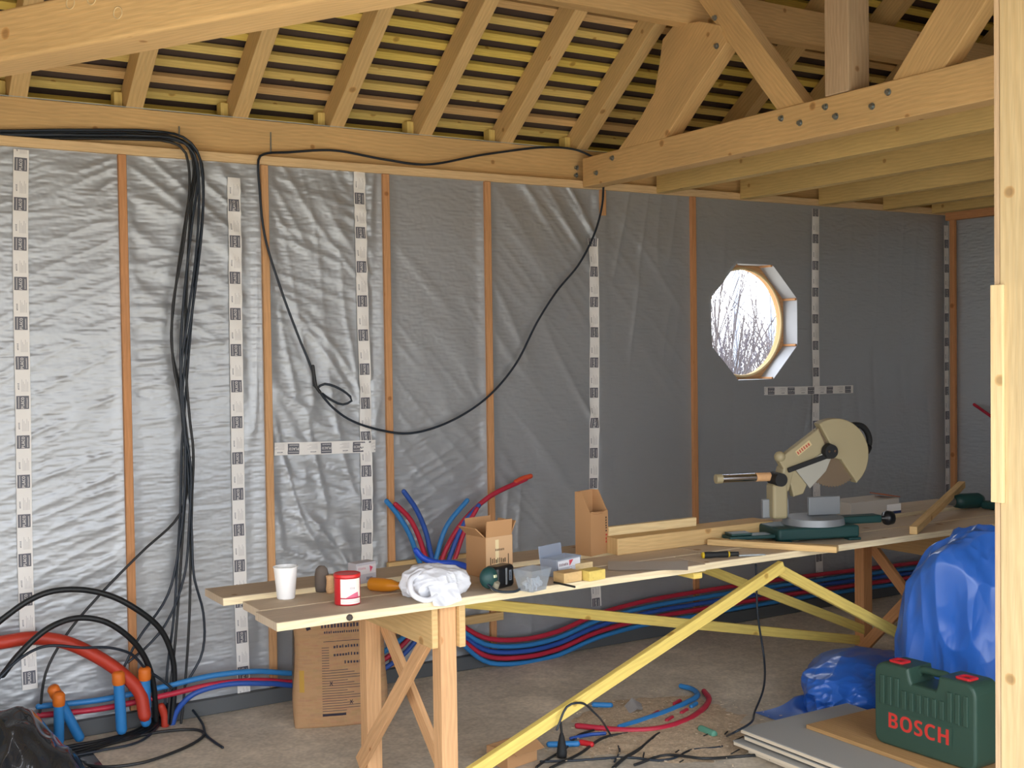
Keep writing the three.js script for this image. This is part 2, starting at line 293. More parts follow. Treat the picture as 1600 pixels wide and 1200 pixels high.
// roof
const ceil = struct('ceiling');
{
  const smax = (RIDGE - R0.z) / Math.cos(PITCH), xs = []; for (let x = 1.366 - 6 * 0.479; x < XR; x += 0.479) xs.push(x);
  const mz = (q) => V(q.x, q.y, 2 * RIDGE - q.z), MN = V(0, RN.y, -RN.z);
  for (const x of xs) {
    const a = roofPt(x, -0.42, 0.06), b = roofPt(x, smax + 0.02, 0.06);
    mesh('rafter', timber(a, b, 0.074, 0.12, RN), M.rafter, ceil);
    mesh('rafter', timber(mz(roofPt(x, -0.9, 0.06)), mz(b), 0.074, 0.12, MN), M.rafter, ceil);
    mesh('packing_block', slab(x - 0.075, x - 0.038, 2.716, 2.79, -0.17, -0.11), M.lath[1], ceil);
  }
  for (let k = -3; k * 0.0963 - 0.119 < smax; k++) {
    const s = k * 0.0963 - 0.119;
    mesh('roof_lath', timber(roofPt(XL - 0.2, s, 0.1335), roofPt(XR + 0.2, s, 0.1335), 0.04, 0.025, RN, 0), M.lath[[0, 1, 0, 2, 0, 1, 1][((k * 5) % 7 + 7) % 7]], ceil);
    const tc = timber(roofPt(XL - 0.2, s + 0.03, 0.163 + 0.004), roofPt(XR + 0.2, s + 0.03, 0.163 + 0.004), 0.13, 0.014, RN.clone().addScaledVector(RT, 0.08).normalize(), 0);
    mesh('tile_course', tc, k % 2 ? M.tile : M.tileB, ceil);
  }
  mesh('roof_covering', timber(mz(roofPt((XL + XR) / 2, -0.95, 0.17)), mz(roofPt((XL + XR) / 2, smax, 0.17)), XR - XL + 0.4, 0.03, MN, 0), M.tile, ceil);
  mesh('roof_covering', timber(roofPt((XL + XR) / 2, -0.42, 0.20), roofPt((XL + XR) / 2, smax + 0.1, 0.20), XR - XL + 0.4, 0.02, RN, 0), M.tile, ceil);
  mesh('ridge_beam', slab(XL, XR, 4.0, 4.16, RIDGE - 0.04, RIDGE + 0.04), M.rafter, ceil);
  mesh('eave_strip', slab(XL - 0.2, XR + 0.2, 2.60, 2.765, -0.30, -0.285, 0), mat({ color: col(0x9aa0a0), roughness: 0.7 }), ceil);
  mesh('plate_film', slab(XL, XR, 2.7155, 2.718, -0.20, -0.056, 0), mat({ color: col(0xb4bcbc), roughness: 0.4 }), ceil);
}
// other walls
{
  const gable = (x0, name) => { const o = struct(name); const s = new THREE.Shape([[-0.2, -0.02], [4.1, -0.02], [4.1, 2.5], [RIDGE, 4.22], [-0.2, 2.62]].map(([z, y]) => new THREE.Vector2(-z, y))); const g = new THREE.ExtrudeGeometry(s, { depth: 0.14, bevelEnabled: false }); g.rotateY(Math.PI / 2); g.translate(x0, 0, 0); mesh('panel', g, mat({ color: col(0x8a8a8a), roughness: 0.7 }), o); return o; };
  { // the left end stands open below the gable
    const o = struct('wall_left'); const s = new THREE.Shape([[4.1, 2.5], [RIDGE, 4.22], [-0.2, 2.62], [-0.2, 2.5]].map(([z, y]) => new THREE.Vector2(-z, y))); const g = new THREE.ExtrudeGeometry(s, { depth: 0.14, bevelEnabled: false }); g.rotateY(Math.PI / 2); g.translate(XL - 0.14, 0, 0); mesh('gable_panel', g, mat({ color: col(0x8a8a8a), roughness: 0.7 }), o);
    mesh('boarding', slab(XL - 0.10, XL - 0.04, 0, 2.5, 0.0, 2.4), M.ply, o); mesh('corner_stud', slab(XL - 0.14, XL, 0, 2.5, 2.401, 2.51), M.beam, o); mesh('corner_stud', slab(XL - 0.14, XL, 0, 2.5, 3.73, 3.87), M.beam, o);
  }
  const wr = gable(XR + 0.005, 'wall_right');
  mesh('foil_sheet', grid(60, 60, (u, v) => { const z = lerp(-0.02, 3.72, u), y = lerp(0, 2.52, v); return [XR - 0.012 + 0.006 * fbm(z * 6, y * 3, 3), y, z, z / 0.6, y / 0.6]; }), foilMat, wr);
  mesh('batten', slab(XR - 0.045, XR - 0.02, 0.02, 2.48, 0.02, 0.06), M.batten[2], wr);
  mesh('top_rail', slab(XR - 0.06, XR - 0.004, 2.46, 2.54, 0.0, 3.7), M.batten[2], wr);
  const wf = struct('wall_front');
  mesh('panel', box(XR - 3.6, 2.68, 0.12, (XR + 3.6) / 2, 1.33, 3.80), M.ply, wf);
  tag(mesh('header_beam', slab(XL, 3.599, 2.501, 2.68, 3.73, 3.87), M.beam), 'header beam spanning the open front of the building, above the pale post', 'beam');
}
// roof truss
const TX = 3.722;
function prism(px, x0, x1) {                                 // outline in pixels on the truss plane, extruded along x
  const s = new THREE.Shape(px.map(([a, b]) => { const q = onX(a, b, TX); return new THREE.Vector2(-q.z, q.y); }));
  const g = new THREE.ExtrudeGeometry(s, { depth: x1 - x0 - 0.006, bevelEnabled: true, bevelThickness: 0.003, bevelSize: 0.003, bevelSegments: 1 }); g.rotateY(Math.PI / 2); g.translate(x0 + 0.003, 0, 0); return g;
}
function boltAt(parent, px, py, x = TX) { const q = onX(px, py, x), g = mergeGeometries([cyl(0.014, 0.014, 0.003, 18).translate(0, 0, 0), cyl(0.009, 0.009, 0.012, 6).translate(0, 0.007, 0)]); g.rotateZ(Math.PI / 2); g.translate(q.x - 0.001, q.y, q.z); mesh('bolt', g, M.steel, parent); }
{
  const t = thing('tie_beam', 'bolted horizontal tie beam of the roof truss under the king post', 'beam');
  mesh('timber', slab(TX, TX + 0.1, 2.503, 2.66, 0.002, 3.72, 0.006), M.beam, t);
  for (const [a, b] of [[1221, 185], [1250, 192], [1290, 167], [1306, 182], [1363, 166], [1388, 144], [957, 247], [932, 270], [902, 262], [901, 274]]) boltAt(t, a, b);
  const p = thing('principal_rafter', 'wide sloping principal rafter with a curved chock, standing on the tie beam', 'beam');
  const pg = prism([[963, 238], [1000, 185], [1022, 145], [1030, 100], [1035, 62], [1052, 40], [1092, 34], [1122, 40], [1134, 66], [1085, 140], [1037, 217]], TX + 0.002, TX + 0.09); mesh('timber', grainAlong(pg, V(0, 0.62, 0.78)), M.beam, p); boltAt(p, 1120, 72, TX + 0.002); boltAt(p, 1117, 28, TX - 0.004);
  const kp = tag(mesh('king_post', slab(TX + 0.0, TX + 0.125, 2.661, 4.0, 1.745, 1.875, 0.006), M.beamGrey), 'thick upright king post rising from the middle of the tie beam', 'post');
  const st = (a0, b0, a1, b1, w, lab) => { const a = onX(a0, b0, TX), b = onX(a1, b1, TX); a.x = b.x = TX + 0.052; a.addScaledVector(b.clone().sub(a).normalize(), -0.07); tag(mesh('truss_strut', timber(a, b, 0.08, w, V(1, 0, 0).cross(b.clone().sub(a)).normalize(), 0.005), M.beam), lab, 'beam'); };
  st(1236, 172, 1098, -18, 0.125, 'slanted truss strut leaning from the king post foot towards the foil wall');
  st(1428, 118, 1525, -40, 0.185, 'slanted truss strut leaning away from the foil wall beside the king post');
  const ps = 0.883;                                           // purlin under the rafters
  const c = roofPt(0, 1.05, -0.1); tag(mesh('purlin', slab(XL, XR, c.y - 0.09, c.y + 0.085, c.z - 0.04, c.z + 0.04, 0.005), M.beam), 'long horizontal purlin carrying the rafters above the truss', 'beam');
  const jl = ['next to the tie beam', 'second from the tie beam, above the octagonal window', 'third from the tie beam', 'fourth from the tie beam', 'last one before the end wall'];
  [4.227, 4.854, 5.50, 6.079, 6.55].forEach((x, i) => tag(mesh('floor_joist', slab(x, x + 0.075, 2.503, 2.70, 0.002, 3.72, 0.004), M.joist), 'yellowish floor joist over the workbench, ' + jl[i], 'joist', 'floor joists over the workbench'));
}
{ // corner tie running out above the camera
  const a = onY(0, 123, 2.5), b = onY(500, 34, 2.5), d = b.clone().sub(a).normalize(), s = V(-d.z, 0, d.x), t = thing('corner_tie', 'broad diagonal corner tie beam with bolt holes crossing above the room', 'beam');
  const w = 0.152, p0 = a.clone().addScaledVector(d, -1.42).addScaledVector(s, w / 2), p1 = a.clone().addScaledVector(d, 2.72).addScaledVector(s, w / 2);
  p0.y = p1.y = 2.5 + 0.075; mesh('timber', timber(p0, p1, w, 0.15, V(0, 1, 0), 0.012), M.beam, t);
  const q = a.clone().addScaledVector(s, w + 0.0005);
  for (const [px, py] of [[110, 5], [143, -2], [184, 20]]) { const r = ray(px, py), k = q.clone().sub(CAM).dot(s) / r.dot(s), P = CAM.clone().addScaledVector(r, k); const g = lathe([[0.0, -0.004], [0.013, -0.004], [0.015, 0.001], [0.0175, 0.001], [0.0175, -0.006]], 20); g.rotateX(Math.PI / 2); g.applyMatrix4(new THREE.Matrix4().makeBasis(d, V(0, 1, 0), s.clone()).setPosition(P)); mesh('bolt_hole', g, M.pinePale, t); }
}
{ // facade post beside the camera
  const t = thing('facade_post', 'pale planed timber post at the open front of the building', 'post');
  mesh('timber', slab(2.145, 2.30, 0, 2.5, 3.72, 3.87, 0.002), M.post, t);
  mesh('backing_strip', slab(2.145, 2.29, 0, 2.5, 3.707, 3.719, 0.001), M.beamGrey, t);
  const y1 = onX(1558, 445, 2.14).y, y0 = onX(1558, 785, 2.14).y; tag(mesh('post_lath', slab(2.136, 2.1445, y0, y1, 3.704, 3.732, 0.001), M.pinePale), 'short thin lath nailed upright to the side of the pale post', 'lath');
}

// ---------------------------------------------------------------- workbench
const TT = 0.80, TH = 0.027;
const boardSpecs = [
  [1.2853, 3.0082, 1.607, 1.8022, 0, 'front board of the workbench with a pale sawn edge, carrying the red tin'],
  [1.3061, 3.1591, 1.4278, 1.6004, 1, 'middle board of the workbench, under the white cup'],
  [1.2683, 3.2534, 1.1355, 1.3382, 2, 'rear board of the workbench, sticking out furthest at the free end'],
  [3.0176, 5.2997, 1.607, 1.7861, 1, 'long front board of the workbench under the mitre saw'],
  [3.1685, 5.2808, 1.3854, 1.5975, 0, 'long middle board of the workbench behind the mitre saw'],
  [3.2628, 5.2997, 1.0364, 1.3005, 2, 'long rear board of the workbench near the dim corner'],
];
for (const [x0, x1, z0, z1, k, lab] of boardSpecs) {
  const o = thing('workbench_board', lab, 'board', [0, 0, 0], 0, 'workbench boards');
  mesh('plank', slab(x0, x1, TT - TH, TT, z0, z1 - 0.004, 0.002), M.board[k], o);
  const e = mesh('sawn_edge', slab(x0 + 0.001, x1 - 0.001, TT - TH, TT - 0.001, z1 - 0.004, z1, 0.0008), M.boardEdge, o); e.userData.label = 'pale sawn edge';
}
{ // notch in the front board, a cross lath under the joint
  tag(mesh('cross_lath', slab(2.9422, 2.9846, TT - TH - 0.024, TT - TH - 0.001, 1.1496, 1.8097), M.brace), 'yellow cross lath under the joint of the workbench boards', 'lath');
  const zf = 1.8022, q = onZ(546, 964, zf), s = tube([V(q.x, TT - 0.014, zf - 0.007), V(q.x, TT - 0.014, zf + 0.0015)], 0.011, 4, 12); tag(mesh('dark_knot_plug', s, M.dark), 'dark round knot in the pale edge of the front bench board', 'knot');
}
function trestle(x, label, m1, m2, zf, zb) {
  const t = thing('trestle', label, 'trestle', [x, 0, 0], 0, 'trestles of the workbench'), H = TT - TH - 0.001, w = 0.062;
  for (const z of [zf, zb]) { mesh('leg', slab(-w / 2, w / 2, 0, H - 0.002, z - w / 2, z + w / 2), m1, t); }
  mesh('top_bar', slab(-w / 2 - 0.026, -w / 2 - 0.001, H - 0.15, H - 0.001, zb - 0.05, zf + 0.02), m2, t);
  mesh('top_bar', slab(w / 2 + 0.001, w / 2 + 0.026, H - 0.15, H - 0.001, zb - 0.05, zf + 0.05), m2, t);
  mesh('cross_brace', timber(V(-w / 2 - 0.013, 0.05, zb - 0.01), V(-w / 2 - 0.013, H - 0.10, zf - 0.01), 0.024, 0.055, V(0, 1, -1).normalize()), m1, t);
  mesh('cross_brace', timber(V(w / 2 + 0.013, 0.05, zf + 0.01), V(w / 2 + 0.013, H - 0.16, zb + 0.01), 0.024, 0.055, V(0, 1, 1).normalize()), m1, t);
  return t;
}
trestle(1.9143, 'pine trestle with crossed braces under the free end of the workbench', M.trestle, M.pine, 1.7154, 1.1119);
trestle(4.6961, 'reddish pine trestle under the saw end of the workbench, beside the blue tarpaulin', M.trestleDark, M.ply, 1.6683, 1.0647);
{
  const br = (a, b, w, h, lab) => tag(mesh('brace_batten', timber(a, b, w, h), M.brace), lab, 'batten', 'yellow diagonal battens bracing the workbench');
  br(onZ(1222, 884, 1.7673), onZ(640, 1272, 1.7673), 0.028, 0.045, 'yellow brace batten rising from the near trestle foot to the bench middle');
  br(onZ(1212, 888, 1.7343), onZ(1412, 994, 1.7343), 0.028, 0.045, 'yellow brace batten from the bench middle down towards the reddish trestle');
  br(onZ(672, 936, 1.0553), onZ(1352, 1001, 1.0553), 0.024, 0.045, 'long low yellow brace batten running behind both trestles');
  br(onZ(1085, 882, 1.0836), onZ(1350, 984, 1.0836), 0.024, 0.045, 'yellow brace batten behind the bench, ending at the reddish trestle leg');
}
// ---------------------------------------------------------------- things on the workbench
const T0 = (px, py) => { const q = onY(px, py, TT); return [q.x, TT + 0.0005, q.z]; };
{
  const t = thing('cup', 'white tapered plastic cup on the middle bench board', 'cup', T0(447, 935));
  mesh('body', lathe([[0, 0.002], [0.027, 0.002], [0.028, 0], [0.030, 0.002], [0.0395, 0.104], [0.042, 0.106], [0.042, 0.109], [0.0385, 0.109], [0.029, 0.006], [0, 0.005]], 36), M.white, t);
}
{
  const t = thing('tin', 'red tin with a white paper label on the front bench board', 'tin', T0(543, 943), 0);
  mesh('body', lathe([[0, 0], [0.041, 0], [0.043, 0.003], [0.0425, 0.006], [0.0425, 0.088], [0.044, 0.090], [0, 0.090]], 40), M.redP, t);
  mesh('lid', lathe([[0, 0.0995], [0.039, 0.0995], [0.0395, 0.101], [0.044, 0.101], [0.0445, 0.091], [0.0428, 0.0905], [0, 0.0905]], 40), mat({ color: col(0xd22a2a), roughness: 0.35 }), t);
  const tex = canvasTex(256, 200, (c, w, h) => { c.fillStyle = '#f6f0e4'; c.fillRect(0, 0, w, h); c.fillStyle = '#b8a0a8'; strokes(c, 110, 62, 60, 20, 4); c.fillStyle = '#d96a88'; c.beginPath(); c.moveTo(60, 150); c.quadraticCurveTo(150, 110, 210, 108); c.lineTo(224, 150); c.fill(); c.fillStyle = '#b02040'; c.fillRect(0, 148, w, 10); c.fillStyle = '#f8f4ec'; c.fillRect(0, 158, w, 42); c.fillStyle = '#c8b8b0'; c.fillRect(10, 170, 230, 3); c.fillRect(10, 184, 230, 3); });
  const g = new THREE.CylinderGeometry(0.043, 0.043, 0.082, 40, 1, true, -0.95, 1.75); g.translate(0, 0.046, 0); mesh('paper_label', g, mat({ map: tex, roughness: 0.6, side: THREE.DoubleSide }), t).userData.label = 'white paper label with a pink swoosh';
}
{
  const t = thing('brush', 'grey brown round brush with a stubby wooden handle', 'brush', T0(503, 924));
  mesh('bristles', lathe([[0, 0.0], [0.021, 0], [0.024, 0.02], [0.024, 0.06], [0.020, 0.078], [0.011, 0.088], [0, 0.090]], 20), mat({ color: col(0x6d635b), roughness: 1 }), t);
  const h = lathe([[0, 0], [0.012, 0], [0.015, 0.012], [0.013, 0.03], [0.012, 0.045], [0.015, 0.06], [0, 0.062]], 18); h.translate(0.012, 0, 0.045); mesh('handle', h, M.trestle, t);
}
{
  const t = thing('screw_box', 'small pale grey box with a pink printed mark at the back of the bench', 'box', T0(566, 910), 0.25);
  const tex = canvasTex(256, 200, (c, w, h) => { c.fillStyle = '#b9b6bb'; c.fillRect(0, 0, w, h); c.fillStyle = '#d3cdcc'; c.fillRect(0, 20, w, 90); c.fillStyle = '#c78f98'; strokes(c, 20, 38, 100, 24, 6); c.fillStyle = '#d84a68'; c.beginPath(); c.moveTo(170, 30); c.lineTo(215, 50); c.lineTo(180, 100); c.fill(); c.fillStyle = '#4a4d60'; strokes(c, 130, 140, 80, 30, 4); });
  mesh('carton', rbox(0.09, 0.075, 0.05, 0.002).translate(0, 0.0375, 0), mat({ color: col(0xb9b6bb) }), t);
  mesh('printed_face', new THREE.PlaneGeometry(0.086, 0.071).translate(0, 0.0375, 0.0256), mat({ map: tex }), t);
}
{
  const a = T0(594, 922), t = thing('sealant_nozzle', 'amber orange tapered bottle lying beside the white bag', 'bottle', [a[0] - 0.035, TT + 0.024, a[2] - 0.01], -0.95);
  const g = lathe([[0, 0], [0.018, 0], [0.023, 0.006], [0.0235, 0.05], [0.021, 0.085], [0.011, 0.118], [0.011, 0.13], [0, 0.13]], 24); g.rotateZ(-Math.PI / 2); mesh('body', g, mat({ color: col(0xcf8420), roughness: 0.35 }), t);
  const h = lathe([[0, 0], [0.013, 0], [0.013, 0.03], [0, 0.03]], 20); h.rotateZ(-Math.PI / 2); h.translate(0.13, 0, 0); mesh('cap', h, M.blackMatte, t);
}
// crumpled plastic: a lump with sharp folds
function lump(rx, ry, rz, amp, freq, id, det = 5, flat = -0.55, crease = 0) {
  let g = mergeVertices(new THREE.IcosahedronGeometry(1, 40 + det * 6).deleteAttribute('uv').deleteAttribute('normal'));
  const p = g.attributes.position;
  for (let i = 0; i < p.count; i++) {
    let x = p.getX(i), y = p.getY(i), z = p.getZ(i);
    const n = (1 - Math.abs(noise3(x * freq + id, y * freq, z * freq + id)) * 2) * 0.6 + (1 - 2 * Math.abs(noise3(x * freq * 2.3, y * freq * 2.3 + id, z * freq * 2.3))) * 0.3 + noise3(x * 1.3 + id, y * 1.3, z * 1.3) * 0.8;
    const cr = crease * ((1 - 2 * Math.abs(noise3(x * 3.1 + id, y * 1.9 + x, z * 3.1))) + 0.25 * (1 - 2 * Math.abs(noise3(x * 7 + y * 2, y * 5 + id, z * 7 - y * 2)))); const s = 1 + amp * n + cr; y = Math.max(y * s, flat); p.setXYZ(i, x * s * rx, (y - flat) * ry, z * s * rz);
  }
  g.computeVertexNormals(); return g;
}
{
  const a = T0(672, 931), t = thing('plastic_bag', 'crumpled white plastic carrier bag on the bench', 'bag', [a[0] + 0.01, TT + 0.0005, a[2] - 0.02], 0.15);
  const film = mat({ color: col(0xdcdfe6), roughness: 0.4, sheen: 0.3 });
  mesh('body', lump(0.118, 0.062, 0.085, 0.18, 1.25, 3.7, 5, -0.55, 0.045).translate(0.015, 0, 0), film, t);
  const lp = (pts) => tube(pts.map((q) => V(...q)), 0.010, 24, 8); const g = lp([[-0.06, 0.085, 0.03], [-0.115, 0.07, 0.05], [-0.125, 0.03, 0.075], [-0.09, 0.008, 0.10], [-0.05, 0.016, 0.095], [-0.03, 0.05, 0.07]]); mesh('handle', g, film, t);
  mesh('hanging_flap', grid(16, 14, (u, v) => { const x = lerp(-0.07, 0.045, u), y = lerp(0.05, -0.02 + 0.02 * Math.abs(u - 0.45), v); return [x, y, 0.088 + 0.03 * v + 0.006 * fbm(u * 6, v * 3, 2)]; }), film, t);
}
tag(mesh('blue_strap', tube([onZ(650, 860, 1.28), onZ(660, 871, 1.29), onZ(682, 879, 1.32), onZ(708, 880, 1.36), onZ(730, 886, 1.42), onZ(742, 896, 1.47)], 0.012, 40, 8), mat({ color: col(0x1d4fc4), roughness: 0.4 })), 'bright blue strap arching over behind the white plastic bag', 'strap');
{
  const a = T0(778, 918), t = thing('cordless_radio', 'glossy black rounded device with a small bright window and wrist strap', 'device', a, 0.35);
  mesh('body', rbox(0.1, 0.078, 0.06, 0.014, 4).translate(0.01, 0.039, 0), M.black, t);
  const tex = canvasTex(64, 128, (c, w, h) => { c.fillStyle = '#8d98a6'; c.fillRect(0, 0, w, h); c.fillStyle = '#20262e'; c.save(); c.translate(46, 116); c.rotate(-Math.PI / 2); strokes(c, 4, -28, 96, 26, 5); c.restore(); });
  mesh('badge', new THREE.PlaneGeometry(0.014, 0.036).translate(0.033, 0.042, 0.0305), mat({ map: tex, roughness: 0.4 }), t);
  mesh('grip_band', rbox(0.012, 0.06, 0.062, 0.004, 2).translate(0.012, 0.04, 0.0005), M.grey, t);
  mesh('head', new THREE.SphereGeometry(0.036, 24, 16).scale(1, 1.05, 0.8).translate(-0.062, 0.045, 0.01), M.greenD, t);
  mesh('window', rbox(0.015, 0.011, 0.01, 0.002, 1).translate(-0.062, 0.053, 0.037), mat({ color: col(0xe6efc8), roughness: 0.05, metalness: 0.6 }), t);
  mesh('nozzle', cyl(0.011, 0.014, 0.03, 16).rotateX(0.5).translate(-0.055, 0.018, 0.034), mat({ color: col(0x8f8a78), roughness: 0.4 }), t);
  mesh('wrist_strap', tube([V(-0.085, 0.03, 0.02), V(-0.08, 0.008, 0.06), V(-0.05, 0.004, 0.10), V(-0.01, 0.004, 0.10), V(0.015, 0.006, 0.085)], 0.0045, 30, 6), M.cable, t);
}
function hollow(w0, d0, w1, d1, h, th = 0.0015) {             // open tray, bottom w0 x d0, top w1 x d1
  const P = (w, d, y) => [[-w / 2, y, -d / 2], [w / 2, y, -d / 2], [w / 2, y, d / 2], [-w / 2, y, d / 2]];
  const o0 = P(w0, d0, 0), o1 = P(w1, d1, h), i1 = P(w1 - 2 * th, d1 - 2 * th, h), i0 = P(w0 - 2 * th, d0 - 2 * th, th), pos = [], q = (a, b, c, d) => pos.push(...a, ...b, ...c, ...a, ...c, ...d);
  for (let k = 0; k < 4; k++) { const n = (k + 1) % 4; q(o0[n], o0[k], o1[k], o1[n]); q(i0[k], i0[n], i1[n], i1[k]); q(o1[n], o1[k], i1[k], i1[n]); }
  q(o0[0], o0[1], o0[2], o0[3]); q(i0[3], i0[2], i0[1], i0[0]);
  const g = new THREE.BufferGeometry(); g.setAttribute('position', new THREE.Float32BufferAttribute(pos, 3)); g.setAttribute('uv', new THREE.Float32BufferAttribute(new Float32Array(pos.length / 3 * 2), 2)); g.computeVertexNormals(); return g;
}
{
  const t = thing('plastic_tub', 'clear plastic tub half full of small white plugs', 'tub', T0(832, 922), 0.3);
  mesh('tub', hollow(0.075, 0.06, 0.108, 0.085, 0.075), M.clear, t);
  const gs = []; for (let i = 0; i < 60; i++) { const g = cyl(0.004, 0.004, 0.022, 6).toNonIndexed(); g.rotateZ(rr(0, 3)); g.rotateY(rr(0, 6)); const y = rr(0.008, 0.036); g.translate(rr(-0.026, 0.026), y, rr(-0.018, 0.018)); gs.push(g); }
  const o = mesh('white_plugs', mergeGeometries(gs), M.white, t); o.userData.kind = 'stuff';
}
{
  const t = thing('clear_case', 'clear plastic case with a red triangle printed on its lid', 'case', T0(876, 897), 0.3);
  mesh('body', hollow(0.135, 0.07, 0.145, 0.08, 0.065), mat({ color: col(0xc9d2e0), roughness: 0.15, transmission: 0.6, thickness: 0 }), t);
  const tex = canvasTex(256, 96, (c, w, h) => { c.fillStyle = '#c4c9d4'; c.fillRect(0, 0, w, h); c.fillStyle = '#e6e8ee'; c.fillRect(0, 8, w, 46); c.fillStyle = '#80646c'; strokes(c, 14, 22, 104, 20, 8); c.fillStyle = '#d8505c'; c.beginPath(); c.moveTo(130, 10); c.lineTo(180, 10); c.lineTo(132, 52); c.fill(); c.strokeStyle = '#f4f6fa'; c.lineWidth = 4; c.beginPath(); c.moveTo(60, 92); c.lineTo(150, 62); c.stroke(); for (const x of [168, 200, 230]) { c.beginPath(); c.arc(x, 70, 9, 0, 7); c.stroke(); } });
  mesh('printed_front', new THREE.PlaneGeometry(0.13, 0.05).rotateX(-0.07).translate(0, 0.036, 0.0412), mat({ map: tex, roughness: 0.3 }), t);
  mesh('lid', rbox(0.13, 0.045, 0.004, 0.0015).rotateX(-0.12).translate(-0.012, 0.085, -0.039), mat({ color: col(0xb9c3d4), roughness: 0.15, transmission: 0.5, thickness: 0 }), t);
  mesh('fasteners', mergeGeometries([...Array(30)].map(() => box(0.03, 0.004, 0.004).rotateY(rr(0, 3)).translate(rr(-0.05, 0.05), rr(0.006, 0.03), rr(-0.02, 0.02)))), M.steel, t).userData.kind = 'stuff';
}
// cartons
{
  const tex = canvasTex(256, 256, (c, w, h) => { c.fillStyle = '#c9a47c'; c.fillRect(0, 0, w, h); c.fillStyle = '#e0cda0'; c.fillRect(90, 20, 34, 180); c.fillStyle = '#574633'; strokes(c, 56, 136, 140, 34, 8); c.fillRect(38, 130, 9, 100); c.fillRect(212, 118, 9, 112); strokes(c, 90, 76, 90, 16, 7); c.fillRect(70, 205, 130, 6); });
  const t = thing('open_carton', 'open brown cardboard carton with raised flaps and dark print', 'carton', [2.2255, TT + 0.0005, 1.4985], 0.12), w = 0.125, d = 0.115, h = 0.15, th = 0.004;
  mesh('front_panel', box(w, h, th).translate(0, h / 2, d / 2), M.card, t); mesh('printed_face', new THREE.PlaneGeometry(w * 0.97, h * 0.97).translate(0, h / 2, d / 2 + th / 2 + 0.0005), mat({ map: tex, roughness: 0.9 }), t);
  mesh('back_panel', box(w, h, th).translate(0, h / 2, -d / 2), M.card, t); for (const s of [-1, 1]) mesh('side_panel', box(th, h, d - th).translate(s * (w / 2 - th / 2), h / 2, 0), M.card, t);
  mesh('bottom', box(w - 2 * th, th, d - th).translate(0, th / 2, 0), M.card, t);
  mesh('flap', box(w * 0.94, 0.058, th).translate(0, 0.029, 0).rotateX(0.08).translate(0, h, d / 2), M.card, t); mesh('flap', box(w * 0.94, 0.058, th).translate(0, 0.029, 0).rotateX(-0.25).translate(0, h, -d / 2), M.cardIn, t);
  mesh('flap', box(th, 0.052, d * 0.9).translate(0, 0.026, 0).rotateZ(0.85).translate(-w / 2, h, 0), M.cardIn, t); mesh('flap', box(th, 0.052, d * 0.9).translate(0, 0.026, 0).rotateZ(-0.45).translate(w / 2, h, 0), M.cardIn, t);
}
{
  const t = thing('tall_carton', 'tall narrow cardboard carton with a slanting torn-open top', 'carton', [2.7913, TT + 0.0005, 1.3571], 0.3), w = 0.115, d = 0.075, h = 0.255, f = 0.175, th = 0.004;
  mesh('front_panel', box(w, f, th).translate(0, f / 2, d / 2), M.card, t); mesh('back_panel', box(w, h, th).translate(0, h / 2, -d / 2), M.cardIn, t); mesh('bottom', box(w - 2 * th, th, d - th).translate(0, th / 2, 0), M.card, t);
  const s = new THREE.Shape([[-d / 2 + th / 2, 0], [d / 2 - th / 2, 0], [d / 2 - th / 2, f], [-d / 2 + 0.03, h], [-d / 2 + th / 2, h]].map(([a, b]) => new THREE.Vector2(-a, b)));
  for (const q of [-1, 1]) { const g = new THREE.ExtrudeGeometry(s, { depth: th, bevelEnabled: false }); g.rotateY(Math.PI / 2); g.translate(q * (w / 2 - th / 2) - th / 2, 0, 0); mesh('side_panel', g, M.card, t); }
  const tex = canvasTex(96, 256, (c, W, H) => { c.fillStyle = '#b58a5f'; c.fillRect(0, 0, W, H); c.save(); c.translate(64, 20); c.rotate(Math.PI / 2); c.fillStyle = '#3c2c20'; strokes(c, 0, -28, 118, 28, 6); c.fillStyle = '#b02a22'; strokes(c, 128, -28, 76, 28, 3); c.restore(); });
  mesh('printed_face', new THREE.PlaneGeometry(0.035, 0.14).translate(0.034, 0.09, d / 2 + th / 2 + 0.0006), mat({ map: tex, roughness: 0.9 }), t);
  mesh('torn_lip', tube([V(-w / 2 + 0.006, f, d / 2), V(-0.02, f - 0.004, d / 2 + 0.008), V(0.02, f - 0.004, d / 2 + 0.008), V(w / 2 - 0.03, f, d / 2)], 0.004, 16, 6), M.card, t);
}
// offcuts of timber
tag(mesh('timber_offcut', slab(2.8479, 3.6966, TT + 0.0005, TT + 0.068, 1.3288, 1.4561, 0.004), M.pine), 'thick squared timber offcut lying along the bench behind the saw lath', 'timber');
tag(mesh('lath_offcut', slab(2.8573, 3.3194, TT + 0.069, TT + 0.106, 1.3618, 1.3854, 0.002), M.pinePale), 'thin pale lath offcut standing on edge on the thick timber', 'lath');
{ const a = onY(1107, 846, TT + 0.014), b = onY(1309, 858, TT + 0.014); tag(mesh('lath_offcut', timber(a, b, 0.045, 0.026), M.pine), 'flat lath offcut lying aslant in front of the mitre saw', 'lath'); }
{ const a = onY(1427, 829, TT + 0.018), b = onZ(1503, 757, 1.1968); b.y = Math.max(b.y, TT + 0.05); tag(mesh('lath_offcut', timber(a, b, 0.035, 0.035), M.pine), 'long lath propped up aslant at the dim end of the bench', 'lath'); }
for (const [px, py, w, lab, m] of [[887, 908, 0.085, 'small pinkish wood block with a lath end on the bench edge', M.pine], [925, 905, 0.078, 'small yellowish wood block beside its pinkish twin', M.brace], [905, 893, 0.085, 'small wood block lying behind the pair at the bench edge', M.pinePale]]) { const a = T0(px, py); tag(mesh('wood_block', rbox(w, 0.036, 0.06, 0.002).rotateY(0.12).translate(a[0], TT + 0.0185, a[2]), m), lab, 'block', 'small wood blocks on the bench'); }
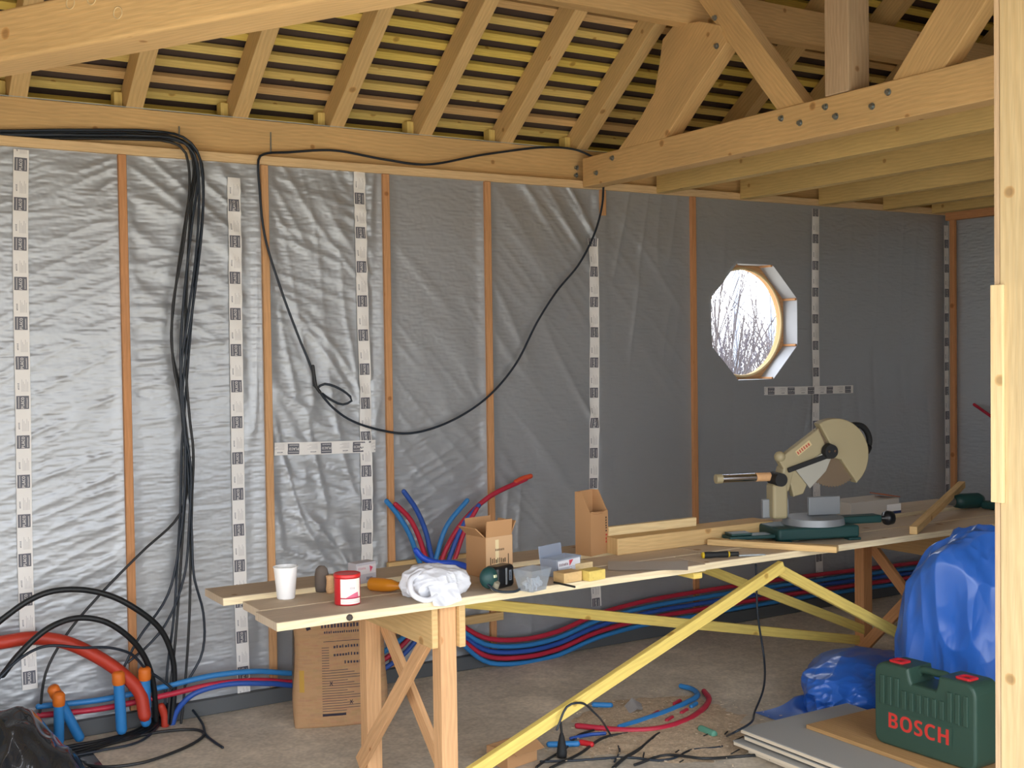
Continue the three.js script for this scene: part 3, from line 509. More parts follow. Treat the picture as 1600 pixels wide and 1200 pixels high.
tag(mesh('pencil', tube([V(...T0(866, 912)).add(V(0, 0.004, 0)), V(...T0(898, 919)).add(V(0, 0.004, 0))], 0.004, 6, 6), M.cableB), 'flat dark carpenter pencil in front of the small wood blocks', 'pencil');
{
  const a = onY(1097, 873, TT), b = onY(1142, 871, TT), t = thing('chisel', 'chisel with a black and yellow handle lying on the bench', 'chisel', [a.x, TT + 0.0135, a.z], -Math.atan2(b.z - a.z, b.x - a.x));
  const add = (n, pts, m) => { const g = lathe(pts, 18); g.rotateZ(-Math.PI / 2); mesh(n, g, m, t); };
  add('grip', [[0, 0.008], [0.0125, 0.008], [0.013, 0.03], [0.0115, 0.06], [0.013, 0.105], [0, 0.105]], M.blackMatte); const y = mat({ color: col(0xd8b92a), roughness: 0.4 });
  add('end_ring', [[0, 0], [0.0115, 0], [0.0125, 0.0078], [0, 0.0078]], y); add('ferrule', [[0, 0.1055], [0.0125, 0.1055], [0.012, 0.112], [0, 0.112]], y); add('neck', [[0, 0.1125], [0.010, 0.1125], [0.0085, 0.15], [0, 0.15]], M.blackMatte);
  mesh('blade', rbox(0.11, 0.003, 0.02, 0.001).translate(0.205, -0.008, 0), M.steel, t);
}
tag(mesh('paper_sheet', grid(10, 8, (u, v) => { const q = onY(lerp(950, 1075, u), lerp(892, 878, v), TT); return [q.x, TT + 0.002 + 0.004 * Math.abs(fbm(u * 3, v * 3, 8)), q.z]; }), mat({ color: col(0xb5aea6), roughness: 0.6, side: THREE.DoubleSide })), 'crumpled translucent sheet lying flat on the bench boards', 'sheet');

// ---------------------------------------------------------------- mitre saw
{
  const t = thing('mitre_saw', 'mitre saw with a cream blade guard and dark green base on the workbench', 'saw', [3.772, TT + 0.0005, 1.5834], -0.3);
  t.scale.setScalar(0.95); const gb = M.greenD, sawCream = mat({ color: col(0xa39878), roughness: 0.5 });
  mesh('base', mergeGeometries([rbox(0.40, 0.055, 0.23, 0.012, 2).translate(0.0, 0.038, 0), ...[[-0.17, -0.1], [-0.17, 0.1], [0.17, -0.1], [0.17, 0.1]].map(([x, z]) => rbox(0.06, 0.012, 0.05, 0.004, 1).translate(x, 0.006, z))].map((g) => g.index ? g.toNonIndexed() : g)), gb, t);
  mesh('turntable', cyl(0.135, 0.14, 0.03, 48).translate(0.03, 0.081, 0), M.grey, t);
  mesh('turntable_arm', rbox(0.26, 0.035, 0.075, 0.008, 2).translate(0.23, 0.075, 0.0), gb, t);
  const kn = mesh('lock_knob', lathe([[0, 0], [0.010, 0], [0.012, 0.03], [0.030, 0.036], [0.034, 0.05], [0.030, 0.075], [0.018, 0.082], [0, 0.083]], 24).rotateZ(-Math.PI / 2).translate(0.36, 0.072, 0), M.black, t);
  mesh('side_support', mergeGeometries([rbox(0.22, 0.018, 0.09, 0.006, 1).translate(-0.31, 0.03, 0.04), rbox(0.10, 0.010, 0.075, 0.003, 1).translate(-0.36, 0.045, 0.04)]), M.greenD, t);
  for (const [x, w] of [[-0.145, 0.13], [0.1, 0.16]]) mesh('fence_plate', rbox(w, 0.085, 0.02, 0.004, 1).translate(x, 0.14, -0.03), M.grey, t);
  mesh('column', mergeGeometries([rbox(0.075, 0.16, 0.08, 0.015, 2).translate(-0.14, 0.175, -0.02), rbox(0.06, 0.11, 0.075, 0.012, 2).rotateZ(-0.3).translate(-0.11, 0.275, -0.02)]), sawCream, t);
  mesh('column_spring', cyl(0.03, 0.03, 0.09, 20).rotateX(Math.PI / 2).translate(-0.15, 0.275, 0.0), M.blackMatte, t);
  const armPts = [[-0.17, 0.40], [-0.13, 0.43], [0.02, 0.53], [0.06, 0.44], [-0.02, 0.33], [-0.06, 0.25], [-0.10, 0.24], [-0.12, 0.31]];
  mesh('arm', new THREE.ExtrudeGeometry(new THREE.Shape(armPts.map(([a, b]) => new THREE.Vector2(a, b))), { depth: 0.03, bevelEnabled: true, bevelSize: 0.006, bevelThickness: 0.006, bevelSegments: 2 }).translate(0, 0, -0.02), sawCream, t);
  const cx = 0.10, cy = 0.415, R = 0.15;
  const gs = new THREE.Shape(); gs.absarc(cx, cy, R + 0.012, -0.85, 2.05, false); gs.lineTo(cx - 0.02, cy + 0.05); gs.lineTo(cx - 0.05, cy + 0.0); gs.lineTo(cx + 0.03, cy - 0.015); gs.closePath();
  const guard = mesh('blade_guard', new THREE.ExtrudeGeometry(gs, { depth: 0.045, bevelEnabled: true, bevelSize: 0.006, bevelThickness: 0.006, bevelSegments: 3, curveSegments: 40 }).translate(0, 0, -0.02), sawCream, t);
  const tex = canvasTex(160, 48, (c, w, h) => { c.fillStyle = '#cdbb8e'; c.fillRect(0, 0, w, h); c.fillStyle = '#b85a48'; strokes(c, 8, 8, 144, 32, 6); });
  mesh('brand_plate', new THREE.PlaneGeometry(0.085, 0.026).rotateZ(0.62).translate(-0.055, 0.452, 0.0175), mat({ map: tex, roughness: 0.5 }), t);
  const bs = new THREE.Shape(), N = 60; for (let i = 0; i < N; i++) { const a0 = i / N * 2 * Math.PI, a1 = (i + 0.6) / N * 2 * Math.PI; const f = i ? 'lineTo' : 'moveTo'; bs[f](cx + (R - 0.008) * Math.cos(a0), cy + (R - 0.008) * Math.sin(a0)); bs.lineTo(cx + R * Math.cos(a1), cy + R * Math.sin(a1)); } bs.closePath();
  mesh('blade', new THREE.ExtrudeGeometry(bs, { depth: 0.003, bevelEnabled: false }).translate(0, 0, 0.0), mat({ color: col(0x8b7a66), metalness: 0.7, roughness: 0.45 }), t);
  const ar = mesh('arbor', cyl(0.032, 0.036, 0.03, 24).rotateX(Math.PI / 2).translate(cx - 0.035, cy + 0.02, 0.04), M.blackMatte, t); for (const s of [-1, 1]) mesh('screw', cyl(0.006, 0.006, 0.006, 10).rotateX(Math.PI / 2).translate(cx - 0.035 + s * 0.014, cy + 0.022, 0.057), M.chrome, ar);
  mesh('link_bar', timber(V(-0.14, 0.355, 0.03), V(cx - 0.04, cy + 0.0, 0.03), 0.012, 0.022), M.blackMatte, t);
  mesh('guard_plate', new THREE.ExtrudeGeometry(new THREE.Shape([[-0.10, 0.355], [0.03, 0.425], [0.075, 0.40], [0.05, 0.345], [-0.03, 0.27]].map(([a, b]) => new THREE.Vector2(a, b))), { depth: 0.006, bevelEnabled: false }).translate(0, 0, 0.022), mat({ color: col(0xa7a69c), roughness: 0.5 }), t);
  mesh('motor', mergeGeometries([cyl(0.055, 0.055, 0.13, 28).rotateX(Math.PI / 2).translate(cx + 0.05, cy + 0.04, -0.10), rbox(0.10, 0.05, 0.05, 0.015, 2).rotateZ(-0.5).translate(cx + 0.18, cy + 0.03, -0.06)].map((g) => g.index ? g.toNonIndexed() : g)), M.black, t);
  mesh('handle', tube([V(cx + 0.10, cy + 0.13, -0.06), V(cx + 0.19, cy + 0.12, -0.06), V(cx + 0.225, cy + 0.06, -0.06), V(cx + 0.20, cy - 0.01, -0.06), V(cx + 0.15, cy - 0.03, -0.06)], 0.014, 30, 10), M.blackMatte, t);
  mesh('slide_rail', cyl(0.018, 0.018, 0.17, 20).rotateZ(Math.PI / 2).translate(-0.33, 0.285, -0.02), M.chrome, t); mesh('rail_end', cyl(0.021, 0.021, 0.03, 20).rotateZ(Math.PI / 2).translate(-0.425, 0.285, -0.02), sawCream, t); mesh('rail_collar', cyl(0.02, 0.02, 0.07, 20).rotateZ(Math.PI / 2).translate(-0.21, 0.285, -0.02), M.trestle, t);
  mesh('pivot_cap', new THREE.SphereGeometry(0.026, 18, 12).translate(-0.165, 0.415, 0), sawCream, t);
  for (const o of t.children) if (['arm', 'blade_guard', 'brand_plate', 'blade', 'arbor', 'link_bar', 'guard_plate', 'motor', 'handle', 'pivot_cap'].includes(o.name)) o.position.set(0.03, -0.04, 0);   // head lowered on its pivot
}
{
  const t = thing('saw_carton', 'white cardboard box with an orange flap behind the mitre saw', 'carton', [4.5264, TT + 0.0005, 1.2156], 0.0);
  mesh('carton', rbox(0.34, 0.075, 0.16, 0.003).translate(0, 0.038, 0), mat({ color: col(0xb9b4ab), roughness: 0.8 }), t);
  mesh('end_label', box(0.10, 0.036, 0.002).translate(0.13, 0.03, 0.0815), M.white, t); mesh('end_label_blue', box(0.10, 0.012, 0.0025).translate(0.13, 0.008, 0.082), mat({ color: col(0x2b3a66) }), t);
  mesh('flap', box(0.12, 0.004, 0.09).rotateZ(-0.18).translate(0.16, 0.084, 0.0), mat({ color: col(0xb8643c), roughness: 0.8 }), t);
}
{
  const t = thing('power_drill', 'dark green power drill lying at the dim end of the bench', 'drill', [5.10, TT + 0.0005, 1.3948], -0.25);
  mesh('body', lathe([[0, -0.09], [0.03, -0.085], [0.038, -0.05], [0.038, 0.05], [0.026, 0.075], [0, 0.076]], 24).rotateZ(-Math.PI / 2).translate(0, 0.04, 0), M.greenD, t);
  mesh('chuck', cyl(0.015, 0.022, 0.05, 18).rotateZ(Math.PI / 2).translate(-0.12, 0.04, 0), M.steel, t);
  mesh('handle', rbox(0.05, 0.04, 0.13, 0.014, 3).rotateY(0.3).translate(0.08, 0.022, 0.085), M.greenD, t);
}

// ---------------------------------------------------------------- pipes and cables
const run = (name, pts, r, m, label, cat, group, z = 0.06) => tag(mesh(name, tube(pts.map((q) => q.isVector3 ? q : onZ(q[0], q[1], q[2] ?? z)), r, 0, 10), m), label, cat, group);
// cables over the top rail and down the wall
const bundle = [
  [[-60, 205], [100, 206], [220, 208], [268, 213], [292, 226], [303, 262], [292, 330], [272, 470], [268, 540], [282, 610], [292, 680], [296, 740], [280, 805], [222, 862], [160, 925], [105, 990], [72, 1050], [62, 1115]],
  [[-60, 208], [100, 210], [220, 212], [275, 217], [299, 232], [309, 270], [300, 350], [287, 470], [282, 560], [287, 640], [290, 720], [283, 830], [262, 930], [215, 1000], [192, 1046]],
  [[-60, 203], [120, 203], [240, 205], [286, 214], [308, 236], [317, 280], [316, 350], [304, 460], [290, 560], [284, 640], [292, 720], [298, 800], [300, 840], [303, 900], [318, 960], [316, 1020], [290, 1070]],
  [[-60, 211], [110, 214], [220, 216], [270, 219], [296, 229], [306, 255], [298, 330], [292, 440], [290, 560], [296, 650], [302, 705], [300, 780], [298, 860], [296, 960], [290, 1060], [283, 1130]],
  [[-60, 206], [130, 207], [250, 210], [290, 222], [312, 245], [318, 300], [312, 380], [302, 470], [296, 540], [290, 620], [284, 700], [282, 790], [277, 880], [272, 960], [262, 1040], [256, 1120]],
  [[-60, 209], [130, 211], [240, 213], [284, 221], [305, 244], [311, 300], [306, 400], [293, 500], [282, 590], [288, 670], [298, 730], [296, 810], [288, 900], [262, 970], [235, 1005], [200, 1035]],
  [[-60, 214], [100, 216], [220, 218], [262, 221], [286, 232], [296, 270], [287, 380], [270, 480], [270, 560], [284, 640], [291, 730], [285, 840], [280, 920], [274, 1000], [268, 1060], [262, 1130]],
];
const bundleLabel = { 0: 'black cable of the hanging bundle that swings off across a batten towards the plastic sheet', 1: 'black cable of the hanging bundle ending over the upright capped pipe', 2: 'black cable of the hanging bundle bulging out beside the printed tape to the water pipes' };
bundle.forEach((b, i) => run('black_cable', [V(-1.45, 2.549 + 0.007 * (i % 3), -0.05 + 0.009 * ((i * 3) % 4)), V(-0.4, 2.551 + 0.007 * (i % 3), -0.05 + 0.009 * ((i * 3) % 4)), ...b.map(([x, y], j) => [x, y, 0.022 + 0.009 * ((i * 3) % 4) + (j > 12 ? 0.03 : 0) - (j < 3 ? 0.066 : 0)])], 0.0058, i % 3 ? M.cable : M.cableB, bundleLabel[i] ?? 'black electric cable in the thick of the bundle hanging over the top rail', 'cable', 'cables of the hanging bundle'));
run('looped_cable', [[930, 247, 0.03], [903, 235, -0.03], [860, 230, -0.04], [760, 241, -0.03], [665, 257, -0.02], [600, 249, -0.03], [520, 235, -0.035], [450, 238, -0.03], [415, 240, 0.0], [405, 246, 0.012], [406, 300, 0.014], [414, 370, 0.016], [440, 455, 0.03], [468, 530, 0.03], [488, 580, 0.03], [493, 608, 0.035], [505, 600, 0.04], [532, 608, 0.05], [550, 625, 0.045], [535, 632, 0.04], [510, 620, 0.035], [500, 612, 0.045], [515, 632, 0.04], [545, 655, 0.035], [590, 671, 0.03], [640, 677, 0.03], [700, 660, 0.03], [760, 622, 0.03], [805, 570, 0.03], [840, 502, 0.03], [870, 455, 0.03], [905, 412, 0.03], [930, 362, 0.03], [941, 320, 0.03], [943, 292, 0.02]], 0.0058, M.cable, 'single black cable slung in a deep loop across the foil wall', 'cable');
run('cable_tie_end', [[489, 572, 0.045], [491, 588, 0.045], [494, 604, 0.05], [500, 613, 0.05]], 0.0075, M.cableB, 'taped black cable end tied to the slung cable', 'cable');
// thick ducts at the left
run('black_duct', [V(0.5, 0.014, 0.2), V(0.58, 0.1, 0.14), [-30, 1005, 0.08], [20, 955, 0.10], [70, 927, 0.12], [120, 921, 0.12], [170, 930, 0.12], [215, 953, 0.12], [252, 985, 0.10], [270, 1030, 0.08], [272, 1080, 0.06], [268, 1130, 0.05]], 0.0125, M.duct, 'thick black duct in a tall arch over the orange pipe', 'duct');
run('black_duct', [[4, 1055, 0.22], [30, 1022, 0.20], [75, 982, 0.18], [118, 966, 0.16], [160, 970, 0.16], [195, 990, 0.15], [222, 1020, 0.12], [238, 1060, 0.09], [244, 1125, 0.06]], 0.0125, M.duct, 'thick black duct in a low arch in front of the orange pipe', 'duct');
run('black_cable_arch', [[-20, 1080, 0.25], [30, 1030, 0.22], [70, 1010, 0.2], [130, 1012, 0.2], [170, 1012, 0.18], [205, 1022, 0.15], [228, 1045, 0.12], [252, 1062, 0.1], [268, 1075, 0.1]], 0.006, M.cable, 'black cable arching low between the two thick ducts and floor', 'cable');
run('orange_pipe', [V(0.2, 0.03, 0.12), V(0.4, 0.14, 0.09), [-60, 1012, 0.08], [0, 1004, 0.08], [50, 997, 0.08], [100, 1003, 0.09], [150, 1025, 0.10], [190, 1052, 0.11], [218, 1082, 0.12], [226, 1118, 0.13]], 0.028, M.orange, 'fat orange red flexible pipe curving down to the floor', 'pipe');
run('orange_stub', [[258, 1136, 0.06], [257, 1118, 0.06], [252, 1104, 0.06]], 0.017, M.orange, 'short orange pipe stub in the floor beside the black duct ends', 'pipe');
function stub(px0, py0, px1, py1, z, r, label) {
  const a = onZ(px0, py0, z), b = onZ(px1, py1, z + 0.02); a.y = Math.max(a.y, 0.002); const t = thing('capped_pipe', label, 'pipe', [a.x, a.y, a.z], 0, 'blue pipes with orange taped ends'), d = b.clone().sub(a);
  mesh('pipe', tube([V(0, 0, 0), d.clone().multiplyScalar(0.5), d.clone().multiplyScalar(0.85)], r, 10, 16), M.blue, t);
  const k = d.clone().normalize(), q = new THREE.Quaternion().setFromUnitVectors(V(0, 1, 0), k), g = lathe([[0, 0.056], [r * 0.8, 0.055], [r * 1.16, 0.045], [r * 1.14, 0.03], [r * 1.2, 0.018], [r * 1.1, 0], [r * 0.9, -0.002]], 18); g.applyQuaternion(q); g.translate(d.x * 0.85, d.y * 0.85, d.z * 0.85); mesh('taped_end', g, M.cap, t).userData.label = 'orange tape wrapped over the pipe end';
}
stub(92, 1158, 92, 1092, 0.14, 0.021, 'blue pipe with a puffy orange taped end, forked pair by the plastic sheet');
stub(124, 1152, 84, 1078, 0.10, 0.021, 'leaning blue pipe with orange taped end, forked pair by the plastic sheet');
stub(190, 1140, 185, 1056, 0.12, 0.023, 'upright blue pipe with orange taped end left of its twin');
stub(228, 1128, 226, 1050, 0.10, 0.023, 'upright blue pipe with orange taped end touching the orange pipe');
// water pipes along the wall
const G1 = 'blue and red water pipes along the foil wall';
const left = (dy, dz, end) => [[60, 1104 + dy, 0.05], [160, 1093 + dy, 0.06], [260, 1072 + dy, 0.07], [330, 1056 + dy, 0.09], [400, 1049 + dy, 0.09], [460, 1052 + dy, 0.08], [540, 1048 + dy, 0.07], [600, 1018 + dy * 0.9, 0.06], [640, 985 + dy * 0.8, 0.055], ...end];
run('water_pipe', left(0, 0, [[668, 930, 0.06], [682, 870, 0.065], [698, 822, 0.07], [730, 782, 0.07]]), 0.0125, M.blue, 'blue water pipe running past the paper sack, uppermost of the trio', 'pipe', G1);
run('water_pipe', left(14, 0, [[675, 935, 0.075], [692, 870, 0.08], [718, 822, 0.08], [762, 778, 0.08], [822, 748, 0.08]]), 0.0125, M.red, 'red water pipe running past the paper sack', 'pipe', G1);
run('water_pipe', [[268, 1138, 0.05], [276, 1112, 0.06], [300, 1086, 0.09], [350, 1070, 0.1], [420, 1068, 0.1], [480, 1072, 0.09], [560, 1062, 0.08], [615, 1035, 0.075], [650, 1000, 0.07], [684, 935, 0.09], [703, 870, 0.095], [725, 818, 0.09], [748, 790, 0.09]], 0.0125, M.blueD, 'dark blue water pipe rising from the floor left of the paper sack', 'pipe', G1);
run('water_pipe', [[690, 940, 0.10], [712, 870, 0.11], [728, 825, 0.105], [745, 795, 0.10]], 0.0115, M.red, 'short red water pipe rising behind the blue trio, right hand fan', 'pipe', G1);
run('pipe_end', [[806, 753, 0.08], [816, 748, 0.08], [829, 744, 0.08]], 0.013, mat({ color: col(0xd8512f), roughness: 0.5 }), 'orange taped end of the longest red water pipe', 'pipe end');
const right = (dy, sx, endx) => [[700, 958 + dy * 0.55, 0.06], [722, 978 + dy * 0.75, 0.06], [760, 998 + dy, 0.06], [815, 1000 + dy, 0.07], [870, 988 + dy, 0.06], [930, 962 + dy, 0.055], [1000, 942 + dy, 0.05], [1100, 924 + dy, 0.05], [1230, 905 + dy * 0.9, 0.05], [1400, 884 + dy * 0.8, 0.05], [1500, 872 + dy * 0.75, 0.05]];
const fan = [
  [[[604, 783, 0.05], [622, 805, 0.05], [640, 835, 0.05], [652, 868, 0.05], [672, 920, 0.05]], M.blue, 0, 'blue water pipe of the left hand fan, then lowest of the swooping run', 36],
  [[[618, 788, 0.06], [640, 810, 0.06], [655, 840, 0.06], [664, 868, 0.06], [684, 920, 0.06]], M.red, 1, 'red water pipe of the left hand fan, then low in the swooping run', 27],
  [[[631, 768, 0.05], [650, 795, 0.05], [665, 830, 0.05], [674, 868, 0.05], [690, 915, 0.055]], M.blueD, 2, 'dark blue water pipe of the left hand fan, then middle of the swooping run', 18],
];
for (const [p, m, k, lab, dy] of fan) run('water_pipe', [...p, ...right(dy)], 0.0125, m, lab, 'pipe', G1);
run('water_pipe', [[676, 880, 0.08], [690, 930, 0.08], ...right(9)], 0.0125, M.blue, 'blue water pipe next to the top of the swooping run', 'pipe', G1);
run('water_pipe', [[690, 880, 0.07], [705, 930, 0.07], ...right(-1)], 0.0125, M.red, 'red water pipe on top of the swooping run behind the bench', 'pipe', G1);
run('wall_pipe_stub', [[1522, 632, 0.08], [1545, 648, 0.08], [1575, 668, 0.08]].map(([a, b]) => { const q = onX(a, b, XR - 0.05); return [a, b, q.z]; }), 0.010, M.red, 'small red pipe stub on the dim end wall beside the post', 'pipe');

// ---------------------------------------------------------------- on the floor at the left
const F0 = (px, py, y = 0) => { const q = onY(px, py, y); return V(q.x, y, q.z); };
const floorRun = (name, pts, r, m, label, cat, group) => tag(mesh(name, tube(pts.map(([a, b, h]) => F0(a, b, r + 0.002 + (h || 0))), r, 0, 8), m), label, cat, group);
floorRun('floor_cable', [[98, 1172], [160, 1160], [215, 1150], [262, 1142], [305, 1140], [319, 1146], [308, 1158], [270, 1176], [220, 1192], [170, 1198], [130, 1194], [115, 1184]], 0.0065, M.cableB, 'black cable lying in a flat oval loop on the concrete', 'cable');
floorRun('floor_cable', [[120, 1180], [160, 1172], [205, 1163], [232, 1150], [255, 1120, 0.02], [262, 1100, 0.08]], 0.0055, M.cable, 'thin black cable crossing inside the flat oval loop', 'cable');
floorRun('floor_cable', [[280, 1085, 0.06], [300, 1108, 0.03], [316, 1130], [322, 1148], [336, 1160], [348, 1168]], 0.0055, M.cable, 'thin black cable with a bare free end on the concrete', 'cable');
for (let i = 0; i < 4; i++) floorRun('floor_cable', [[70 + i * 9, 1172 + i * 4], [120 + i * 6, 1164 + i * 3], [170, 1154 + i * 3], [215 + i * 4, 1140 + i * 2], [240 + i * 5, 1122 - i, 0.02]], 0.007, M.duct, 'black cable of the bundle trailing over the floor to the plastic sheet', 'cable', 'cables trailing over the floor');
{ // black plastic sheeting in the near left corner
  const g = grid(90, 60, (u, v) => {
    const x = lerp(0.42, 1.06, u), z = lerp(0.95, 0.10, v), r = Math.hypot((x - 0.68) / 0.34, (z - 0.46) / 0.42);
    const h = 0.25 * (1 - sstep(0.1, 1.0, r)) + 0.06 * (1 - 2 * Math.abs(noise2(x * 4 + z * 3, z * 4, 3))) * (1 - sstep(0.7, 1.05, r)) + 0.010 * (1 - 2 * Math.abs(noise2(x * 17, z * 15 + x * 5, 9))) * (1 - sstep(0.8, 1.05, r));
    return [x, Math.max(0.004, h + 0.004), z];
  });
  tag(mesh('plastic_sheet', g, mat({ color: col(0x23272b), roughness: 0.13, clearcoat: 0.6, side: THREE.DoubleSide })), 'heap of shiny dark plastic sheeting in the corner by the pipe stubs', 'sheet');
  const p = F0(70, 1196); tag(mesh('foam_offcut', rbox(0.11, 0.03, 0.10, 0.004).rotateY(0.6).translate(p.x + 0.03, 0.017, p.z + 0.03), mat({ color: col(0xb9cbe2), roughness: 0.6 })), 'pale blue foam offcut beside the shiny dark sheeting', 'foam');
}
{ // paper sack
  const t = thing('paper_sack', 'brown paper sack of powder standing under the free end of the workbench', 'sack', [2.075, 0, 0.44], -0.30), w = 0.40, h = 0.50, d = 0.13;
  const tex = canvasTex(512, 640, (c, W, H) => {
    c.fillStyle = '#a8845f'; c.fillRect(0, 0, W, H); for (let i = 0; i < 900; i++) { c.fillStyle = `rgba(${90 + rnd() * 90},${60 + rnd() * 70},${40 + rnd() * 50},0.06)`; c.fillRect(rnd() * W, rnd() * H, 20 + rnd() * 60, 3 + rnd() * 14); }
    c.fillStyle = '#3b3440'; strokes(c, 150, 70, 300, 26, 17); strokes(c, 165, 112, 270, 14, 22); c.fillRect(160, 168, 290, 3);
    strokes(c, 215, 190, 240, 17, 15); strokes(c, 215, 234, 240, 17, 15); strokes(c, 275, 278, 180, 17, 11); c.fillStyle = '#5b4a48';
    for (let i = 0; i < 26; i++) c.fillRect(150, 200 + i * 14, i < 9 ? 40 : 110 + (i * 37) % 150, 4); c.fillStyle = '#2c2632'; c.font = 'bold 30px sans-serif'; c.fillText('X', 190, 410); c.fillText('X', 300, 520); c.fillRect(150, 566, 130, 14); c.save(); c.translate(46, 40); c.rotate(1.2); strokes(c, 0, -30, 80, 30, 3); c.restore();
    c.fillStyle = '#b08a3c'; c.fillRect(26, 320, 26, 120);
  });
  let g = new THREE.BoxGeometry(1, 1, 1, 40, 50, 14); const p = g.attributes.position, uv = g.attributes.uv;
  for (let i = 0; i < p.count; i++) {
    const x = p.getX(i) * 2, y = p.getY(i) + 0.5, z = p.getZ(i) * 2, puff = Math.pow(Math.max(0, 1 - Math.pow(Math.abs(x), 3.2)), 0.5) * (0.82 + 0.25 * Math.sin(Math.PI * Math.min(1, y * 1.05))), wr = 0.006 * fbm(x * 4, y * 7, 4) ;
    const top = sstep(0.9, 1, y), X = x * w / 2 * (1 - 0.05 * top + 0.03 * Math.sin(y * 7)), Z = z * d / 2 * (0.45 + 0.55 * puff) * (1 - 0.35 * top) + wr * z;
    p.setXYZ(i, X, y * h + 0.01 * fbm(x * 3, z * 2, 6) * top + 0.001, Z); uv.setXY(i, X / w + 0.5, y * 0.98);
  }
  g.deleteAttribute('normal'); g = mergeVertices(g); g.computeVertexNormals(); mesh('body', g, mat({ map: tex, roughness: 0.9 }), t);
  mesh('stitched_seam', tube([V(-w / 2 + 0.004, 0.02, 0.0), V(-w / 2 - 0.003, 0.2, 0), V(-w / 2 + 0.002, 0.42, 0)], 0.004, 20, 6), M.dark, t);
}
// ---------------------------------------------------------------- litter under the workbench
const offcut = (pts, m, label, r = 0.0125) => floorRun('pipe_offcut', pts, r, m, label, 'pipe offcut', 'pipe offcuts on the floor');
offcut([[902, 1134], [940, 1138], [985, 1141], [1030, 1138], [1070, 1126], [1096, 1110], [1108, 1092], [1100, 1080]], M.red, 'long curved red pipe offcut on the sawdust');
offcut([[968, 1136], [1000, 1126], [1040, 1112], [1072, 1098], [1090, 1086], [1080, 1076], [1064, 1072]], M.blue, 'long hooked blue pipe offcut inside the red curve');
offcut([[928, 1101], [954, 1102]], M.blue, 'short straight blue pipe offcut lying alone under the brace');
offcut([[858, 1163], [902, 1162]], M.blue, 'short blue pipe offcut beside the black plug');
offcut([[908, 1160], [924, 1163]], M.redP, 'stubby bright red pipe offcut touching the blue one');
offcut([[892, 1154], [920, 1148], [945, 1146]], M.blueD, 'thin teal blue pipe offcut behind the stubby red one', 0.008);
for (const [x, y] of [[1058, 1098], [1024, 1116], [1046, 1124], [1069, 1112], [1084, 1102]]) offcut([[x - 4, y + 2], [x + 4, y - 3]], x === 1084 ? M.blue : M.red, x === 1084 ? 'tiny blue pipe chip by the hooked offcut' : 'tiny red pipe chip scattered between the curved offcuts', 0.010);
{ const p = F0(1002, 1108); tag(mesh('plastic_scrap', grid(10, 10, (u, v) => [p.x - 0.07 + u * 0.14 - v * 0.05, 0.004 + 0.035 * Math.max(0, 1 - Math.abs(u - 0.4) * 2.4) * (1 - v * 0.5) + 0.004 * fbm(u * 5, v * 5, 1), p.z - 0.05 + v * 0.10]), mat({ color: col(0xa9a7a6), roughness: 0.5, side: THREE.DoubleSide })), 'whitish crumpled plastic scrap on the bare concrete', 'scrap'); }
{ const a = F0(1094, 1144), b = F0(1126, 1158), t = thing('green_handle', 'pale green cylindrical tool handle on the sawdust', 'handle', [a.x, 0.017, a.z], -Math.atan2(b.z - a.z, b.x - a.x)); mesh('grip', lathe([[0, 0], [0.013, 0], [0.015, 0.008], [0.0155, 0.09], [0.013, 0.10], [0, 0.10]], 20).rotateZ(-Math.PI / 2), mat({ color: col(0x5f9c86), roughness: 0.5 }), t); }
floorRun('extension_lead', [[838, 1199], [850, 1190], [885, 1168], [905, 1148], [935, 1138], [938, 1134]], 0.005, M.cableB, 'black lead running under the red pipe offcut to the frame edge', 'cable');
floorRun('extension_lead', [[860, 1200], [905, 1178], [945, 1152], [980, 1146]], 0.006, M.cableB, 'short black lead ending at the curved red offcut', 'cable');
floorRun('extension_lead', [[845, 1190], [900, 1188], [960, 1184], [990, 1184], [1030, 1188], [1055, 1184], [1080, 1172], [1120, 1168], [1128, 1166]], 0.005, M.cable, 'thin dark lead snaking over the sawdust to the green handle', 'cable');
floorRun('extension_lead', [[958, 1200], [975, 1185], [1000, 1170], [1024, 1150], [1030, 1146]], 0.007, M.cableB, 'thick black lead rising out of the frame between the offcuts', 'cable');
floorRun('extension_lead', [[992, 1195], [1040, 1180], [1100, 1185, 0.02], [1140, 1183], [1180, 1180]], 0.006, M.cableB, 'black lead lying against the stack of grey panels', 'cable');
tag(mesh('hanging_lead', tube([onZ(1181, 882, 1.2), onZ(1184, 960, 1.22), onZ(1194, 1030, 1.25), onZ(1193, 1075, 1.4), onZ(1180, 1110, 1.5), F0(1172, 1130, 0.11), F0(1150, 1143, 0.112), F0(1136, 1150, 0.06)], 0.0048, 60, 8), M.cable), 'thin black lead hanging from the bench down to the grey panels', 'cable');
tag(mesh('draped_lead', tube([onZ(870, 1140, 1.8), onZ(886, 1104, 1.80), onZ(905, 1098, 1.80), onZ(930, 1115, 1.7), F0(955, 1150, 0.006), F0(968, 1172, 0.006), F0(960, 1190, 0.006)], 0.0042, 60, 8), M.cable), 'thin dark lead draped over the nearest yellow brace batten', 'cable');
{ const p = F0(878, 1184), t = thing('plug', 'black cable plug standing beside the short blue offcut', 'plug', [p.x, 0, p.z]); mesh('body', lathe([[0, 0.002], [0.019, 0.002], [0.021, 0.02], [0.016, 0.06], [0.011, 0.085], [0.006, 0.10], [0, 0.10]], 18), M.blackMatte, t); mesh('lead', tube([V(0, 0.1, 0), V(-0.004, 0.15, 0), V(-0.012, 0.20, 0.01)], 0.005, 12, 8), M.cableB, t); }
